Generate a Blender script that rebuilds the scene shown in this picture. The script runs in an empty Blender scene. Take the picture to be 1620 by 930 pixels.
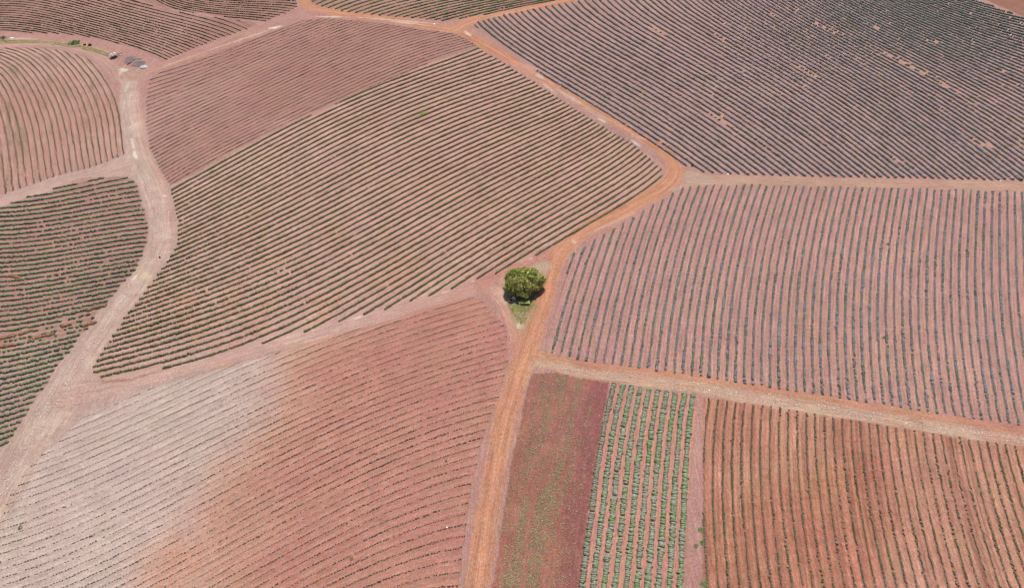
import bpy, bmesh, math, random
import numpy as np
from mathutils import Vector, Matrix

random.seed(7)
RNG = np.random.default_rng(7)
scene = bpy.context.scene
R = math.radians

# ------------------------------------------------------------------ camera
CAM_H, PITCH, FPX = 100.0, 48.0, 1095.0          # drone height, pitch below horizon, focal length in px of a 1620 px wide frame
cam_d = bpy.data.cameras.new('camera')
cam = bpy.data.objects.new('camera', cam_d)
scene.collection.objects.link(cam)
cam.location = (0, 0, CAM_H)
cam.rotation_euler = (R(90 - PITCH), 0, 0)
cam_d.sensor_width = 36.0
cam_d.lens = 36.0 * FPX / 1620.0
cam_d.clip_start = 1.0
cam_d.clip_end = 8000.0
scene.camera = cam

# ------------------------------------------------------------------ light
SUN_EL, SHX, SHY = 64.0, -0.30, -0.95             # sun elevation; direction in which shadows fall
w = bpy.data.worlds.new('World'); scene.world = w
w.use_nodes = True
nt = w.node_tree
sky = nt.nodes.new('ShaderNodeTexSky')
sky.sky_type = 'NISHITA'; sky.sun_disc = False
sky.sun_elevation = R(SUN_EL)
sky.sun_rotation = math.atan2(-SHX, -SHY)
sky.dust_density = 2.0
bg = nt.nodes['Background']; bg.inputs['Strength'].default_value = 0.088
nt.links.new(sky.outputs[0], bg.inputs[0])
sd = bpy.data.lights.new('sun', 'SUN'); sd.energy = 4.55; sd.angle = R(0.55); sd.color = (1.0, 0.955, 0.90)
sun = bpy.data.objects.new('sun', sd); scene.collection.objects.link(sun)
_l = math.hypot(SHX, SHY)
_d = Vector((SHX / _l * math.cos(R(SUN_EL)), SHY / _l * math.cos(R(SUN_EL)), -math.sin(R(SUN_EL))))
sun.rotation_euler = _d.to_track_quat('-Z', 'Y').to_euler()
sun.location = (60, 200, 150)
scene.view_settings.view_transform = 'Standard'
scene.view_settings.look = 'None'
scene.view_settings.exposure = 0.03
scene.view_settings.gamma = 1.0
scene.view_settings.use_curve_mapping = False
scene.render.resolution_x = 1024; scene.render.resolution_y = 587
scene.render.engine = 'CYCLES'
scene.cycles.filter_width = 1.05

# ------------------------------------------------------------------ terrain and map helpers
CP, SP = math.cos(R(PITCH)), math.sin(R(PITCH))

def height(x, y):
    x = np.asarray(x, float); y = np.asarray(y, float)
    fade = 1.0 / (1.0 + np.exp((np.hypot(x, y - 120) - 330) / 50.0))
    h = 1.6 * np.sin(x / 62.0 + 0.6) * np.cos(y / 55.0 + 0.3) + 1.1 * np.sin((x + y) / 90.0)
    return h * fade

def px2w(px, py):
    """a spot on the aerial survey frame (1620 x 930) -> the ground point it shows"""
    px = np.asarray(px, float); py = np.asarray(py, float)
    a = (px - 810.0) / FPX; b = (465.0 - py) / FPX
    dx = a; dy = CP + b * SP; dz = -SP + b * CP
    z = np.zeros(np.broadcast(px, py).shape)
    for _ in range(10):
        t = (z - CAM_H) / dz
        x = dx * t; y = dy * t
        z = height(x, y)
    return x, y, z

def w2px(x, y, z):
    zz = z - CAM_H
    f = y * CP - zz * SP
    u = y * SP + zz * CP
    f = np.maximum(f, 1e-3)
    return 810.0 + FPX * x / f, 465.0 - FPX * u / f

_lat = {}
def vnoise(x, y, scale, seed=0):
    """smooth value noise in 0..1"""
    if seed not in _lat:
        _lat[seed] = np.random.default_rng(seed + 100).random((257, 257))
    L = _lat[seed]
    X = np.asarray(x) / scale + 1000.37 * (seed % 7 + 1); Y = np.asarray(y) / scale + 1000.71
    ix = np.floor(X).astype(int); iy = np.floor(Y).astype(int)
    fx = X - ix; fy = Y - iy
    fx = fx * fx * (3 - 2 * fx); fy = fy * fy * (3 - 2 * fy)
    ix %= 256; iy %= 256
    return (L[ix, iy] * (1 - fx) + L[ix + 1, iy] * fx) * (1 - fy) + (L[ix, iy + 1] * (1 - fx) + L[ix + 1, iy + 1] * fx) * fy

def fnoise(x, y, scale, seed=0, oct=3):
    s = 0; a = 1; t = 0
    for k in range(oct):
        s = s + a * vnoise(x, y, scale / 2 ** k, seed + k); t += a; a *= 0.55
    return s / t

def sstep(a, b, v):
    t = np.clip((v - a) / (b - a), 0, 1)
    return t * t * (3 - 2 * t)

def inpoly(px, py, poly):
    P = np.asarray(poly, float)
    ins = np.zeros(np.shape(px), bool)
    n = len(P)
    for i in range(n):
        x0, y0 = P[i]; x1, y1 = P[(i + 1) % n]
        if y0 == y1: continue
        c = ((y0 > py) != (y1 > py)) & (px < (x1 - x0) * (py - y0) / (y1 - y0) + x0)
        ins ^= c
    return ins

def lin(r, g, b):
    c = np.array([r, g, b], float) / 255
    return np.where(c <= 0.04045, c / 12.92, ((c + 0.055) / 1.055) ** 2.4)

# ------------------------------------------------------------------ objects, tags
C = scene.collection
def tag(o, label=None, cat=None, group=None, kind=None):
    if label: o['label'] = label
    if cat: o['category'] = cat
    if group: o['group'] = group
    if kind: o['kind'] = kind
    return o

def empty(name, loc, rz=0.0):
    o = bpy.data.objects.new(name, None); C.objects.link(o)
    o.location = loc; o.rotation_euler = (0, 0, rz); o.empty_display_size = 0.5
    return o

def np_mesh(name, V, F, col=None, rc=None, mat=None, loc=(0, 0, 0), parent=None, smooth=False):
    """V (n,3), F (m,k) with k = 3 or 4"""
    me = bpy.data.meshes.new(name)
    V = np.ascontiguousarray(V, np.float32); F = np.ascontiguousarray(F, np.int32)
    m, k = F.shape
    me.vertices.add(len(V)); me.vertices.foreach_set('co', V.ravel())
    me.loops.add(m * k); me.loops.foreach_set('vertex_index', F.ravel())
    me.polygons.add(m)
    me.polygons.foreach_set('loop_start', np.arange(0, m * k, k, dtype=np.int32))
    me.update(calc_edges=True)
    if col is not None:
        a = me.color_attributes.new('Col', 'FLOAT_COLOR', 'POINT')
        c4 = np.ones((len(V), 4), np.float32); c4[:, :3] = col
        a.data.foreach_set('color', c4.ravel())
    if rc is not None:
        a = me.attributes.new('rc', 'FLOAT_VECTOR', 'POINT')
        a.data.foreach_set('vector', np.ascontiguousarray(rc, np.float32).ravel())
    if smooth:
        me.polygons.foreach_set('use_smooth', np.ones(m, bool))
    if mat: me.materials.append(mat)
    o = bpy.data.objects.new(name, me); C.objects.link(o)
    o.location = loc
    if parent: o.parent = parent
    return o

# ------------------------------------------------------------------ materials
def soil_material():
    m = bpy.data.materials.new('soil'); m.use_nodes = True
    N = m.node_tree.nodes; L = m.node_tree.links
    b = N['Principled BSDF']; b.inputs['Roughness'].default_value = 0.95
    b.inputs['Specular IOR Level'].default_value = 0.1
    at = N.new('ShaderNodeAttribute'); at.attribute_name = 'Col'
    rc = N.new('ShaderNodeAttribute'); rc.attribute_name = 'rc'
    geo = N.new('ShaderNodeNewGeometry')
    def noise(src, scale, detail=3, rough=0.6, mp=None):
        n = N.new('ShaderNodeTexNoise'); n.inputs['Scale'].default_value = scale
        n.inputs['Detail'].default_value = detail; n.inputs['Roughness'].default_value = rough
        if mp:
            mm = N.new('ShaderNodeMapping'); mm.inputs['Scale'].default_value = mp
            L.new(src, mm.inputs[0]); src = mm.outputs[0]
        L.new(src, n.inputs['Vector'])
        return n.outputs['Fac']
    def rng(s, a, b_, c, d):
        r = N.new('ShaderNodeMapRange'); r.inputs['From Min'].default_value = a; r.inputs['From Max'].default_value = b_
        r.inputs['To Min'].default_value = c; r.inputs['To Max'].default_value = d
        L.new(s, r.inputs['Value']); return r.outputs[0]
    def mul(a, b_):
        x = N.new('ShaderNodeMath'); x.operation = 'MULTIPLY'; L.new(a, x.inputs[0]); L.new(b_, x.inputs[1]); return x.outputs[0]
    P = geo.outputs['Position']
    n1 = noise(P, 3.2, 3, 0.8)           # clods
    n2 = noise(P, 0.35, 4, 0.6)           # metre sized mottling
    n3 = noise(P, 0.045, 3, 0.5)          # broad variation
    st = noise(rc.outputs['Vector'], 1.0, 3, 0.6, (1.8, 0.10, 1.0))   # streaks along the rows and wheel tracks
    s2 = noise(rc.outputs['Vector'], 1.0, 2, 0.6, (6.5, 0.22, 1.0))
    f = mul(mul(rng(n1, .3, .7, .74, 1.26), rng(n2, .3, .7, .93, 1.07)),
            mul(rng(n3, .3, .7, .95, 1.05), mul(rng(st, .3, .7, .90, 1.10), rng(s2, .3, .7, .85, 1.15))))
    vm = N.new('ShaderNodeVectorMath'); vm.operation = 'SCALE'
    L.new(at.outputs['Color'], vm.inputs[0]); L.new(f, vm.inputs['Scale'])
    # slight hue wander between pink and ochre
    hs = N.new('ShaderNodeHueSaturation')
    L.new(rng(noise(P, 0.11, 4, 0.65), .3, .7, .490, .508), hs.inputs['Hue'])
    L.new(rng(noise(P, 1.7, 3, 0.7), .3, .7, .86, 1.14), hs.inputs['Saturation'])
    L.new(vm.outputs[0], hs.inputs['Color'])
    L.new(hs.outputs[0], b.inputs['Base Color'])
    bp = N.new('ShaderNodeBump'); bp.inputs['Strength'].default_value = 0.55; bp.inputs['Distance'].default_value = 0.12
    ad = N.new('ShaderNodeMath'); ad.operation = 'ADD'
    L.new(n1, ad.inputs[0]); L.new(st, ad.inputs[1])
    L.new(ad.outputs[0], bp.inputs['Height']); L.new(bp.outputs[0], b.inputs['Normal'])
    return m

def leaf_material(name, amt=0.25, transl=0.0):
    m = bpy.data.materials.new(name); m.use_nodes = True
    N = m.node_tree.nodes; L = m.node_tree.links
    b = N['Principled BSDF']; b.inputs['Roughness'].default_value = 0.75
    b.inputs['Specular IOR Level'].default_value = 0.25
    at = N.new('ShaderNodeAttribute'); at.attribute_name = 'Col'
    geo = N.new('ShaderNodeNewGeometry')
    n = N.new('ShaderNodeTexNoise'); n.inputs['Scale'].default_value = 5.0; n.inputs['Detail'].default_value = 3
    L.new(geo.outputs['Position'], n.inputs['Vector'])
    r = N.new('ShaderNodeMapRange'); r.inputs['From Min'].default_value = .3; r.inputs['From Max'].default_value = .7
    r.inputs['To Min'].default_value = 1 - amt; r.inputs['To Max'].default_value = 1 + amt
    L.new(n.outputs['Fac'], r.inputs['Value'])
    vm = N.new('ShaderNodeVectorMath'); vm.operation = 'SCALE'
    L.new(at.outputs['Color'], vm.inputs[0]); L.new(r.outputs[0], vm.inputs['Scale'])
    L.new(vm.outputs[0], b.inputs['Base Color'])
    if transl:
        t = N.new('ShaderNodeBsdfTranslucent'); L.new(vm.outputs[0], t.inputs['Color'])
        mx = N.new('ShaderNodeMixShader'); mx.inputs[0].default_value = transl
        L.new(b.outputs[0], mx.inputs[1]); L.new(t.outputs[0], mx.inputs[2])
        L.new(mx.outputs[0], N['Material Output'].inputs['Surface'])
    return m

def plain(name, rgb, rough=0.7, scale=6.0, amt=0.15, metal=0.0):
    m = bpy.data.materials.new(name); m.use_nodes = True
    N = m.node_tree.nodes; L = m.node_tree.links
    b = N['Principled BSDF']; b.inputs['Roughness'].default_value = rough; b.inputs['Metallic'].default_value = metal
    n = N.new('ShaderNodeTexNoise'); n.inputs['Scale'].default_value = scale; n.inputs['Detail'].default_value = 4
    tc = N.new('ShaderNodeTexCoord'); L.new(tc.outputs['Object'], n.inputs['Vector'])
    rp = N.new('ShaderNodeValToRGB')
    rp.color_ramp.elements[0].position = 0.3; rp.color_ramp.elements[1].position = 0.7
    rp.color_ramp.elements[0].color = tuple(c * (1 - amt) for c in rgb) + (1,)
    rp.color_ramp.elements[1].color = tuple(min(1, c * (1 + amt)) for c in rgb) + (1,)
    L.new(n.outputs['Fac'], rp.inputs[0]); L.new(rp.outputs[0], b.inputs['Base Color'])
    return m

SOIL = soil_material()
LEAF = leaf_material('row_foliage', 0.22)
TREELEAF = leaf_material('tree_foliage', 0.2, 0.12)

# ------------------------------------------------------------------ the survey of the place: fields and tracks
# each field: outline on the survey frame, control points (x, y, row number), way of tracing ('h' rows run across, 'v' rows run up)
def col_ctrl(x, y0, n0, s0, y1, s1, sgn):
    out = []
    for k in range(9):
        y = y0 + (y1 - y0) * k / 8.0
        g = (s1 - s0) / (y1 - y0)
        I = (y - y0) / s0 if abs(g) < 1e-6 else math.log((s0 + g * (y - y0)) / s0) / g
        out.append((x, y, n0 + sgn * abs(I)))
    return out

F = {}
# central field -------------------------------------------------
lft = [(847,403),(788,430),(757,438),(718,453),(681,466),(653,473),(611,487),(580,494),(535,507),(476,525),(404,543),(262,580),(164,597),(152,590),(146,583),(151,573),(155,562),(166,551),(172,541),(178,531),(185,520),(191,512),(198,502),(206,491),(219,480),(220,472),(231,461),(236,453),(248,444),(251,435),(257,426),(263,418),(266,410),(274,402),(280,388),(279,382),(282,375),(281,369),(281,361),(279,352),(278,345),(278,338),(278,332),(275,325),(274,320),(274,315),(274,307),(271,302)]
pts = [(x, y, i) for i, (x, y) in enumerate(lft)]
rgt = [(1043,284),(1045,271),(1042,264),(1035,258),(1029,252),(1023,246),(1016,241),(1007,236),(1000,231)]
pts += [(x, y, i) for i, (x, y) in enumerate(rgt)]
for i in range(9, 48):
    t = (i - 8) / 39.0
    x = 1000 + (757 - 1000) * (t ** 1.06)
    y = np.interp(x, [757, 800, 850, 900, 950, 1000], [78, 106, 136, 170, 200, 231])
    pts.append((x, y, i))
pts += [(x, y, 47) for x, y in [(306,281),(378,240),(435,211),(497,183),(546,160),(602,136),(685,101)]]
pts += col_ctrl(450, 206, 47, 6.8, 533, 11.2, -1) + col_ctrl(650, 116, 47, 6.5, 475, 11.0, -1)
pts += [(238,577,12),(323,561,11),(372,546,11),(273,538,15),(459,526,10),(500,511,10),(512,510,9)]
F['middle'] = dict(poly=[(150,577),(146,583),(150,590),(163,599),(262,582),(404,546),(476,527),(535,509),(580,496),(611,489),(653,475),(681,468),(718,455),(757,440),(788,432),(805,424),(847,404),(950,352),(1046,287),(1047,270),(1002,229),(950,199),(900,168),(850,134),(800,103),(756,76),(685,99),(602,134),(546,158),(497,181),(435,209),(378,238),(306,279),(270,300),(276,315),(280,335),(283,355),(283,372),(280,388),(273,402),(257,425),(236,453),(218,478),(198,502),(178,531),(166,551)],
    pts=pts, deg=5, way='h', n=(0, 47),
    soil=(204,150,137), soil2=(198,138,126), style='hedge', dirs=[])
# upper central field -----------------------------------------------
pts = [(275,295,0),(310,275,0),(382,235,0),(440,205,0),(502,177,0),(551,154,0),(607,131,0),(690,96,0),(750,74,0),
       (240,122,31),(330,88,31),(400,64,31),(480,36,31)]
pts += col_ctrl(500, 178, 0, 5.4, 28, 4.6, 1) + col_ctrl(650, 112, 0, 5.2, 38, 4.6, 1) + col_ctrl(300, 281, 0, 6.1, 98, 5.4, 1)
F['upper'] = dict(poly=[(240,121),(300,98),(400,62),(480,33),(520,29),(600,37),(680,49),(722,54),(756,74),(690,95),(607,130),(551,153),(502,176),(440,204),(382,234),(310,274),(271,294),(255,272),(238,235),(231,190),(233,145)],
    pts=pts, deg=4, way='h', n=(0, 32), soil=(190,138,126), soil2=(184,128,116), style='young', dirs=[(700,62,-.24),(600,60,-.33),(300,150,-.40),(560,90,-.4)])
# top left field -----------------------------------------------------
pts = [(0, 48 - 3.45 * i, i) for i in range(0, 14)]
pts += [(27,51.7,0),(47,50,1),(71,50,2),(101,52.5,3),(146.5,59.4,4),(120,52.5,4),(224.5,80,5),(182,66,5),(250,93,5)]
pts += [(x, y, i + 6) for i, (x, y) in enumerate([(261,94.4),(270,91),(278.7,88.5),(284,85),(291.7,82),(299,79),(305,76.5),(313,73.5),(322,71),(329.6,68.5),(334,65),(342,63),(348,60),(355,58),(362.6,55.5),(369,52.8),(377,50),(383,47.6),(391,45.4),(400,43),(407,40)])]
pts += [(150, 60 - 3.7 * k, 4 + k) for k in range(0, 17, 2)] + [(250, 93 - 3.75 * k, 5 + k) for k in range(0, 22, 2)]
F['top_left'] = dict(poly=[(-50,47),(0,50),(27,52),(101,54),(147,60),(190,70),(225,81),(250,93),(262,96),(300,80),(345,62),(385,49),(409,41),(400,36),(366,30.5),(330,27),(292,22),(255,14),(215,2),(150,-14),(-50,-14)],
    pts=pts, deg=4, way='h', n=(0, 30), soil=(186,134,124), soil2=(178,124,112), style='thin', dirs=[(350,45,.40),(390,39,.42),(300,50,.34),(330,60,.43),(262,22,.27),(300,30,.32),(340,35,.40),(370,42,.42),(280,80,.46)])
# strip above it --------------------------------------------------------
pts = [(x, y, i) for i, (x, y) in enumerate([(420,34),(425,30.5),(432,27.4),(439,24),(451,21),(458,18.5),(465,15),(470,11),(469.5,7),(466,2.4)])]
pts += [(300,19.4,0),(330,23.7,0),(366.6,27.8,0),(276,13,0)] + [(366, 27.8 - 3.3 * k, k) for k in range(0, 10, 2)] + [(300, 19.4 - 3.4 * k, k) for k in range(0, 8, 2)]
F['top_strip'] = dict(poly=[(222,0),(258,12),(300,19.6),(366,28.3),(420,34.5),(436,28),(456,20),(471,11),(466,-1),(458,-14),(190,-14)],
    pts=pts, deg=3, way='h', n=(0, 14), soil=(184,132,122), soil2=(178,124,112), style='thin', dirs=[])
# round field at the left ----------------------------------------------
bot = [196,187,178,169,161,152,144,135,126,114,105,96,85,75,65,53,43,31,20,10,0]
def by(x): return np.interp(x, [-40, 0, 60, 100, 150, 196], [322, 308, 289, 275, 262, 246])
pts = [(x, float(by(x)), i) for i, x in enumerate(bot)]
pts += [(x, y, i) for i, (x, y) in enumerate([(138,93),(118.5,86.6),(105.6,83.3),(90,80.6),(74,78.7),(58.8,77.8),(46,77),(27,77),(11,77.5),(2,79)])]
pts += [(0,83.8,10),(0,88,11),(0,92.6,12),(0,99,13),(0,104.6,14),(0,114,15),(0,128,16),(0,150,17),(0,185,18),(0,235,19)]
pts += [(150,105,0),(160,118,0),(172,140,0),(181,156,0),(190,187,0),(194.5,220,0)]
pts += [(181 - 10.3 * k, 156, k) for k in range(1, 11)] + [(191 - 9.9 * k, 200, k) for k in range(1, 17)] + [(95,109,5)]
F['round'] = dict(poly=[(-40,74),(0,77),(60,76),(100,81),(138,92),(152,105),(166,122),(180,150),(191,185),(197,245),(150,263),(100,276),(60,290),(0,309),(-40,322)],
    pts=pts, deg=5, way='v', n=(0, 24), soil=(200,150,136), soil2=(192,136,120), style='wispy', dirs=[])
# left middle field -------------------------------------------------------
pts = col_ctrl(0, 330, 0, 6.8, 712, 9.3, 1) + col_ctrl(200, 299, 0, 6.9, 440, 8.0, 1)
F['left'] = dict(poly=[(-50,344),(0,327),(62,306),(105,292),(180,279),(205,282),(217,292),(225,322),(231,345),(235,365),(233,382),(225,405),(213,428),(195,447),(182,464),(165,482),(150,500),(140,519),(125,532),(110,556),(97,571),(85,586),(75,606),(58,626),(42,652),(25,682),(8,706),(-50,730)],
    pts=pts, deg=3, way='h', n=(-3, 52), soil=(192,146,132), soil2=(186,132,118), style='bushy', dirs=[(100,350,-.15),(100,420,-.19),(100,500,-.24),(100,540,-.27),(50,600,-.29),(30,660,-.3),(180,400,-.17)])
# lower left field --------------------------------------------------------
rr = [(747,473),(760,478),(759,487),(769,494),(777,501),(782,508),(793,516),(795,525),(797,534),(803,543),(803,552),(802,563),(802,573),(797,584),(794,595),(793,606),(789,617),(786,630),(782,641),(776,653),(771,665),(767,677),(764,691),(756,705),(759,717),(756,731),(749,748),(749,763),(741,783),(737,798),(738,813),(737,829),(732,849),(731,868),(732,883),(720,909),(724,923)]
pts = [(x, y, i) for i, (x, y) in enumerate(rr)]
pts += [(600,518.6,0),(546,538,0),(498,556,0),(472,565,0),(396,597,0),(350,617,0),(683,494,0),(38,753,0),
        (554,526,-1),(469,557,-1),(412,581,-1),(350,608,-1),(53,737,-1),(439,560,-2),(405,573,-2),(350,596,-2),(66,720,-2),
        (382,575,-3),(347,588,-3),(286,614,-3),(264,623,-3),(88,701,-3),(300,599,-4),(276,609,-4),(222,632,-4),(153,663,-4),(98,687,-4),
        (234,617,-5),(212,627,-5),(181,640,-5),(151.5,654,-5),(130,662,-5),
        (30,765,1),(18,782,2),(12,796,3),(5,811,4),(0,826,5),(0,838,6),(0,850,7),(0,863,8),(0,876,9),(0,889,10),(0,902,11),(0,915,12),(0,928,13)]
pts += col_ctrl(400, 598, 0, 10.7, 930, 13.0, 1)
F['lower_left'] = dict(poly=[(-45,838),(-10,830),(5,806),(18,780),(38,750),(66,718),(90,700),(112,678),(130,660),(181,638),(234,615),(300,597),(382,573),(439,558),(554,524),(640,500),(700,481),(745,470),(762,474),(778,492),(797,514),(804,540),(803,575),(795,606),(785,640),(768,680),(757,720),(746,765),(737,830),(728,900),(722,985),(-45,985)],
    pts=pts, deg=4, way='h', n=(-5, 42), soil=(209,176,167), soil2=(198,130,114), style='seedling', dirs=[])
# right field ---------------------------------------------------------------
top = [909,922,940,957,971,987,1001,1019,1035,1049,1064,1080,1094,1106,1119,1130,1140,1152,1165,1177,1188,1201,1212,1223,1236,1248,1260,1272,1284,1296,1309,1319,1331,1342,1353,1364,1375,1387,1400,1412,1422,1432,1444,1454,1467,1479,1490,1501,1512,1524,1536,1547,1559,1569,1582,1594,1605,1617]
bt = [861,875,888,902,914,926,940,954,969,981,997,1011,1025,1039,1053,1066,1080,1095,1109,1123,1138,1151,1164,1177,1191,1205,1219,1232,1245,1260,1273,1287,1301,1315,1328,1342,1356,1370,1383,1398,1411,1426,1441,1454,1469,1482,1496,1511,1524,1538,1552,1567,1581,1598,1611]
mid = [887,901,915,927,940,953,966,979,993,1006,1018,1031,1044,1057,1070,1083,1096,1109,1122,1134,1147,1160,1173,1185,1199,1212]
def ty(x): return np.interp(x, [909,922,940,957,971,987,1001,1019,1035,1049,1064,1080,1094,1200,1617], [401,395,379,370,361,354,347,337,325,316,308,299,295,294,304])
def by7(x): return np.interp(x, [861, 1000, 1205, 1611, 1680], [556, 578, 609, 671, 683])
pts = [(x, float(ty(x)), i) for i, x in enumerate(top)] + [(x, float(by7(x)), i) for i, x in enumerate(bt)] + [(x, 460, i) for i, x in enumerate(mid)] + [(1399,460,40),(1584,460,54)]
F['right'] = dict(poly=[(906,403),(940,379),(987,353),(1035,324),(1080,298),(1094,294),(1200,293),(1617,303),(1680,305),(1680,684),(1611,672),(1205,610),(1000,580),(940,573),(861,557)],
    pts=pts, deg=4, way='v', n=(0, 63), soil=(188,134,126), soil2=(192,136,124), style='lavender', dirs=[])
# upper right field ------------------------------------------------------------
b8 = [1089,1115,1129,1146,1158,1169,1182,1196,1209,1224,1235,1247,1259,1271,1283,1295,1308,1318,1331,1343,1355,1367,1380,1392,1404,1415,1427,1438,1450,1462,1475,1487,1498,1512,1524,1536,1549,1559,1568,1580,1593,1604,1614]
pts = [(x, float(np.interp(x, [1089,1115,1160,1620],[262,272,275,285])), i) for i, x in enumerate(b8)]
pts += [(x, y, i) for i, (x, y) in enumerate([(753,43),(754,38),(763,34),(772,30),(781,28),(791,27),(803,26),(811,25),(819,22),(827,21),(836,20),(845,19),(856,17),(863,14),(878,12),(885,11),(895,8),(905,6),(917,4),(924,2),(939,0)])]
pts += [(802,77,0),(870,124,0),(911,151,0),(955,180,0),(994,203,0),(1035,228,0),(1072,249,0)]
pts += col_ctrl(1220, 275, 8.8, 9.2, 0, 5.7, 1) + col_ctrl(1540, 285, 35.3, 8.6, 0, 3.5, 1) + [(1620,285,42.6),(1620,190,54.5),(1620,90,69.6),(1620,35,81.5)]
F['upper_right'] = dict(poly=[(751,41),(754,36),(800,24),(862,12),(939,-1),(1000,-14),(1500,-14),(1540,-1),(1620,29),(1680,52),(1680,288),(1620,286),(1200,277),(1115,273),(1089,264),(1035,230),(955,182),(870,126),(802,79)],
    pts=pts, deg=4, way='h', n=(0, 92), soil=(194,144,134), soil2=(190,138,128), style='thick', dirs=[(1010,120,.56),(1410,120,.42),(1300,50,.33),(1550,60,.34)])
# top middle field -----------------------------------------------------------------
pts = [(x, y, i) for i, (x, y) in enumerate([(746,27),(721,30),(705,33),(692,31),(680,30.5),(668,30),(655.6,28),(642,27),(622,25),(610,25),(600,23.5),(589,22),(575,21.7),(567,19.4),(555.6,19.4),(539,17),(528,15),(519,12.5),(510,10),(501,7),(492,3)])]
pts += [(782,21,0),(830,10,0),(870,2,0),(740,21,1.7),(560,3,17)] + [(700, 33 - 4.7 * k, 2.3 + k) for k in range(8)]
F['top_middle'] = dict(poly=[(485,0),(501,8),(519,13.5),(555,20),(600,24.5),(655,29),(705,34),(722,31),(747,28),(800,17),(862,5),(890,0),(930,-12),(470,-12)],
    pts=pts, deg=3, way='h', n=(0, 26), soil=(190,140,124), soil2=(186,128,108), style='bushy2', dirs=[(530,8,-.42),(700,20,-.26)])
# leafy bed -------------------------------------------------------------------------
tp = [(971,610),(985,613),(998,613),(1013,617),(1026,617),(1040,618),(1054,622),(1069,627),(1083,626),(1095,628)]
md = [953,969,984,1000,1014,1029,1044,1059,1074,1088]
bo = [920,939,955,973,989,1007,1023,1042,1058,1075]
pts = [(x, y, i) for i, (x, y) in enumerate(tp)] + [(x, 690, i) for i, x in enumerate(md)] + [(x, 930, i) for i, x in enumerate(bo)] + [(x, 810, i) for i, x in enumerate([935,953,969,986,1001,1018,1033,1050,1066,1081])]
F['leafy'] = dict(poly=[(966,606),(1013,613),(1054,619),(1100,624),(1106,632),(1098,700),(1088,810),(1084,930),(1084,985),(905,985),(913,930),(931,810),(948,690)],
    pts=pts, deg=3, way='v', n=(0, 9), soil=(206,138,122), soil2=(206,138,122), style='leafy', dirs=[])
# lower right field -------------------------------------------------------------------
tp = [(1120,634),(1137,638),(1150,638),(1164,639),(1177,644),(1193,639),(1206,645),(1219,647),(1232,650),(1247,653),(1261,658),(1276,658),(1290,660),(1304,661),(1318,662),(1331,663),(1347,666),(1361,669),(1375,674),(1388,674),(1403,676),(1418,680),(1433,685),(1445,686),(1462,687),(1476,688),(1489,690),(1505,693),(1519,695),(1532,697),(1547,702),(1562,703),(1577,705),(1590,705),(1607,708)]
bo = [1120,1138,1154,1169,1188,1204,1221,1237,1253,1270,1287,1302,1319,1336,1353,1369,1385,1401,1419,1436,1452,1468,1485,1501,1518,1533,1550,1566,1581,1598,1614]
pts = [(x, y, i) for i, (x, y) in enumerate(tp)] + [(x, 930, i) for i, x in enumerate(bo)]
F['lower_right'] = dict(poly=[(1113,630),(1206,640),(1300,656),(1400,673),(1500,689),(1607,705),(1680,716),(1680,985),(1113,985)],
    pts=pts, deg=3, way='v', n=(0, 40), soil=(197,134,110), soil2=(186,118,92), style='olive', dirs=[])
F['ploughed'] = dict(poly=[(843,592),(880,590),(965,603),(956,650),(941,750),(925,860),(915,930),(908,985),(774,985),(778,930),(790,850),(806,750),(826,650)],
    pts=[(843,592,0),(965,603,12),(778,930,0),(915,930,12),(806,750,0),(941,750,12)], deg=2, way='v', n=None, soil=(170,103,94), soil2=(172,104,88), style=None, dirs=[])
F['brown'] = dict(poly=[(1545,-6),(1620,27),(1700,60),(1700,-14),(1530,-14)],
    pts=[(1545,-6,0),(1620,27,0),(1600,-6,10),(1680,27,10)], deg=1, way='h', n=None, soil=(168,118,100), soil2=(160,106,88), style=None, dirs=[])

class RowFit:
    def __init__(s, f):
        P = np.array(f['pts'], float)
        x, y, _ = px2w(P[:, 0], P[:, 1])
        s.c = (x.mean(), y.mean()); s.s = max(np.ptp(x), np.ptp(y)) / 2
        s.deg = f['deg']
        A = s.basis(x, y); b = P[:, 2]
        if f['dirs']:
            D = np.array(f['dirs'], float)
            x0, y0, _ = px2w(D[:, 0] - 10, D[:, 1] - 10 * D[:, 2]); x1, y1, _ = px2w(D[:, 0] + 10, D[:, 1] + 10 * D[:, 2])
            A = np.vstack([A, 6 * (s.basis(x1, y1) - s.basis(x0, y0))]); b = np.concatenate([b, np.zeros(len(D))])
        rg = np.array([0.02 * (i + j) if i + j > 1 else 1e-6 for i in range(s.deg + 1) for j in range(s.deg + 1 - i)])
        A2 = np.vstack([A, np.diag(rg)]); b2 = np.concatenate([b, np.zeros(len(rg))])
        s.k = np.linalg.lstsq(A2, b2, rcond=None)[0]
        # rms of the row numbers at the control points
        s.rms = float(np.sqrt(np.mean((A[:len(P)] @ s.k - P[:, 2]) ** 2)))
    def basis(s, x, y):
        X = (x - s.c[0]) / s.s; Y = (y - s.c[1]) / s.s
        return np.stack([X ** i * Y ** j for i in range(s.deg + 1) for j in range(s.deg + 1 - i)], -1)
    def __call__(s, x, y):
        X = (x - s.c[0]) / s.s; Y = (y - s.c[1]) / s.s
        out = 0; q = 0
        for i in range(s.deg + 1):
            for j in range(s.deg + 1 - i):
                out = out + s.k[q] * X ** i * Y ** j; q += 1
        return out

for k, f in F.items():
    f['fit'] = RowFit(f)
    print('field', k, 'rms', round(f['fit'].rms, 2))

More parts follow.
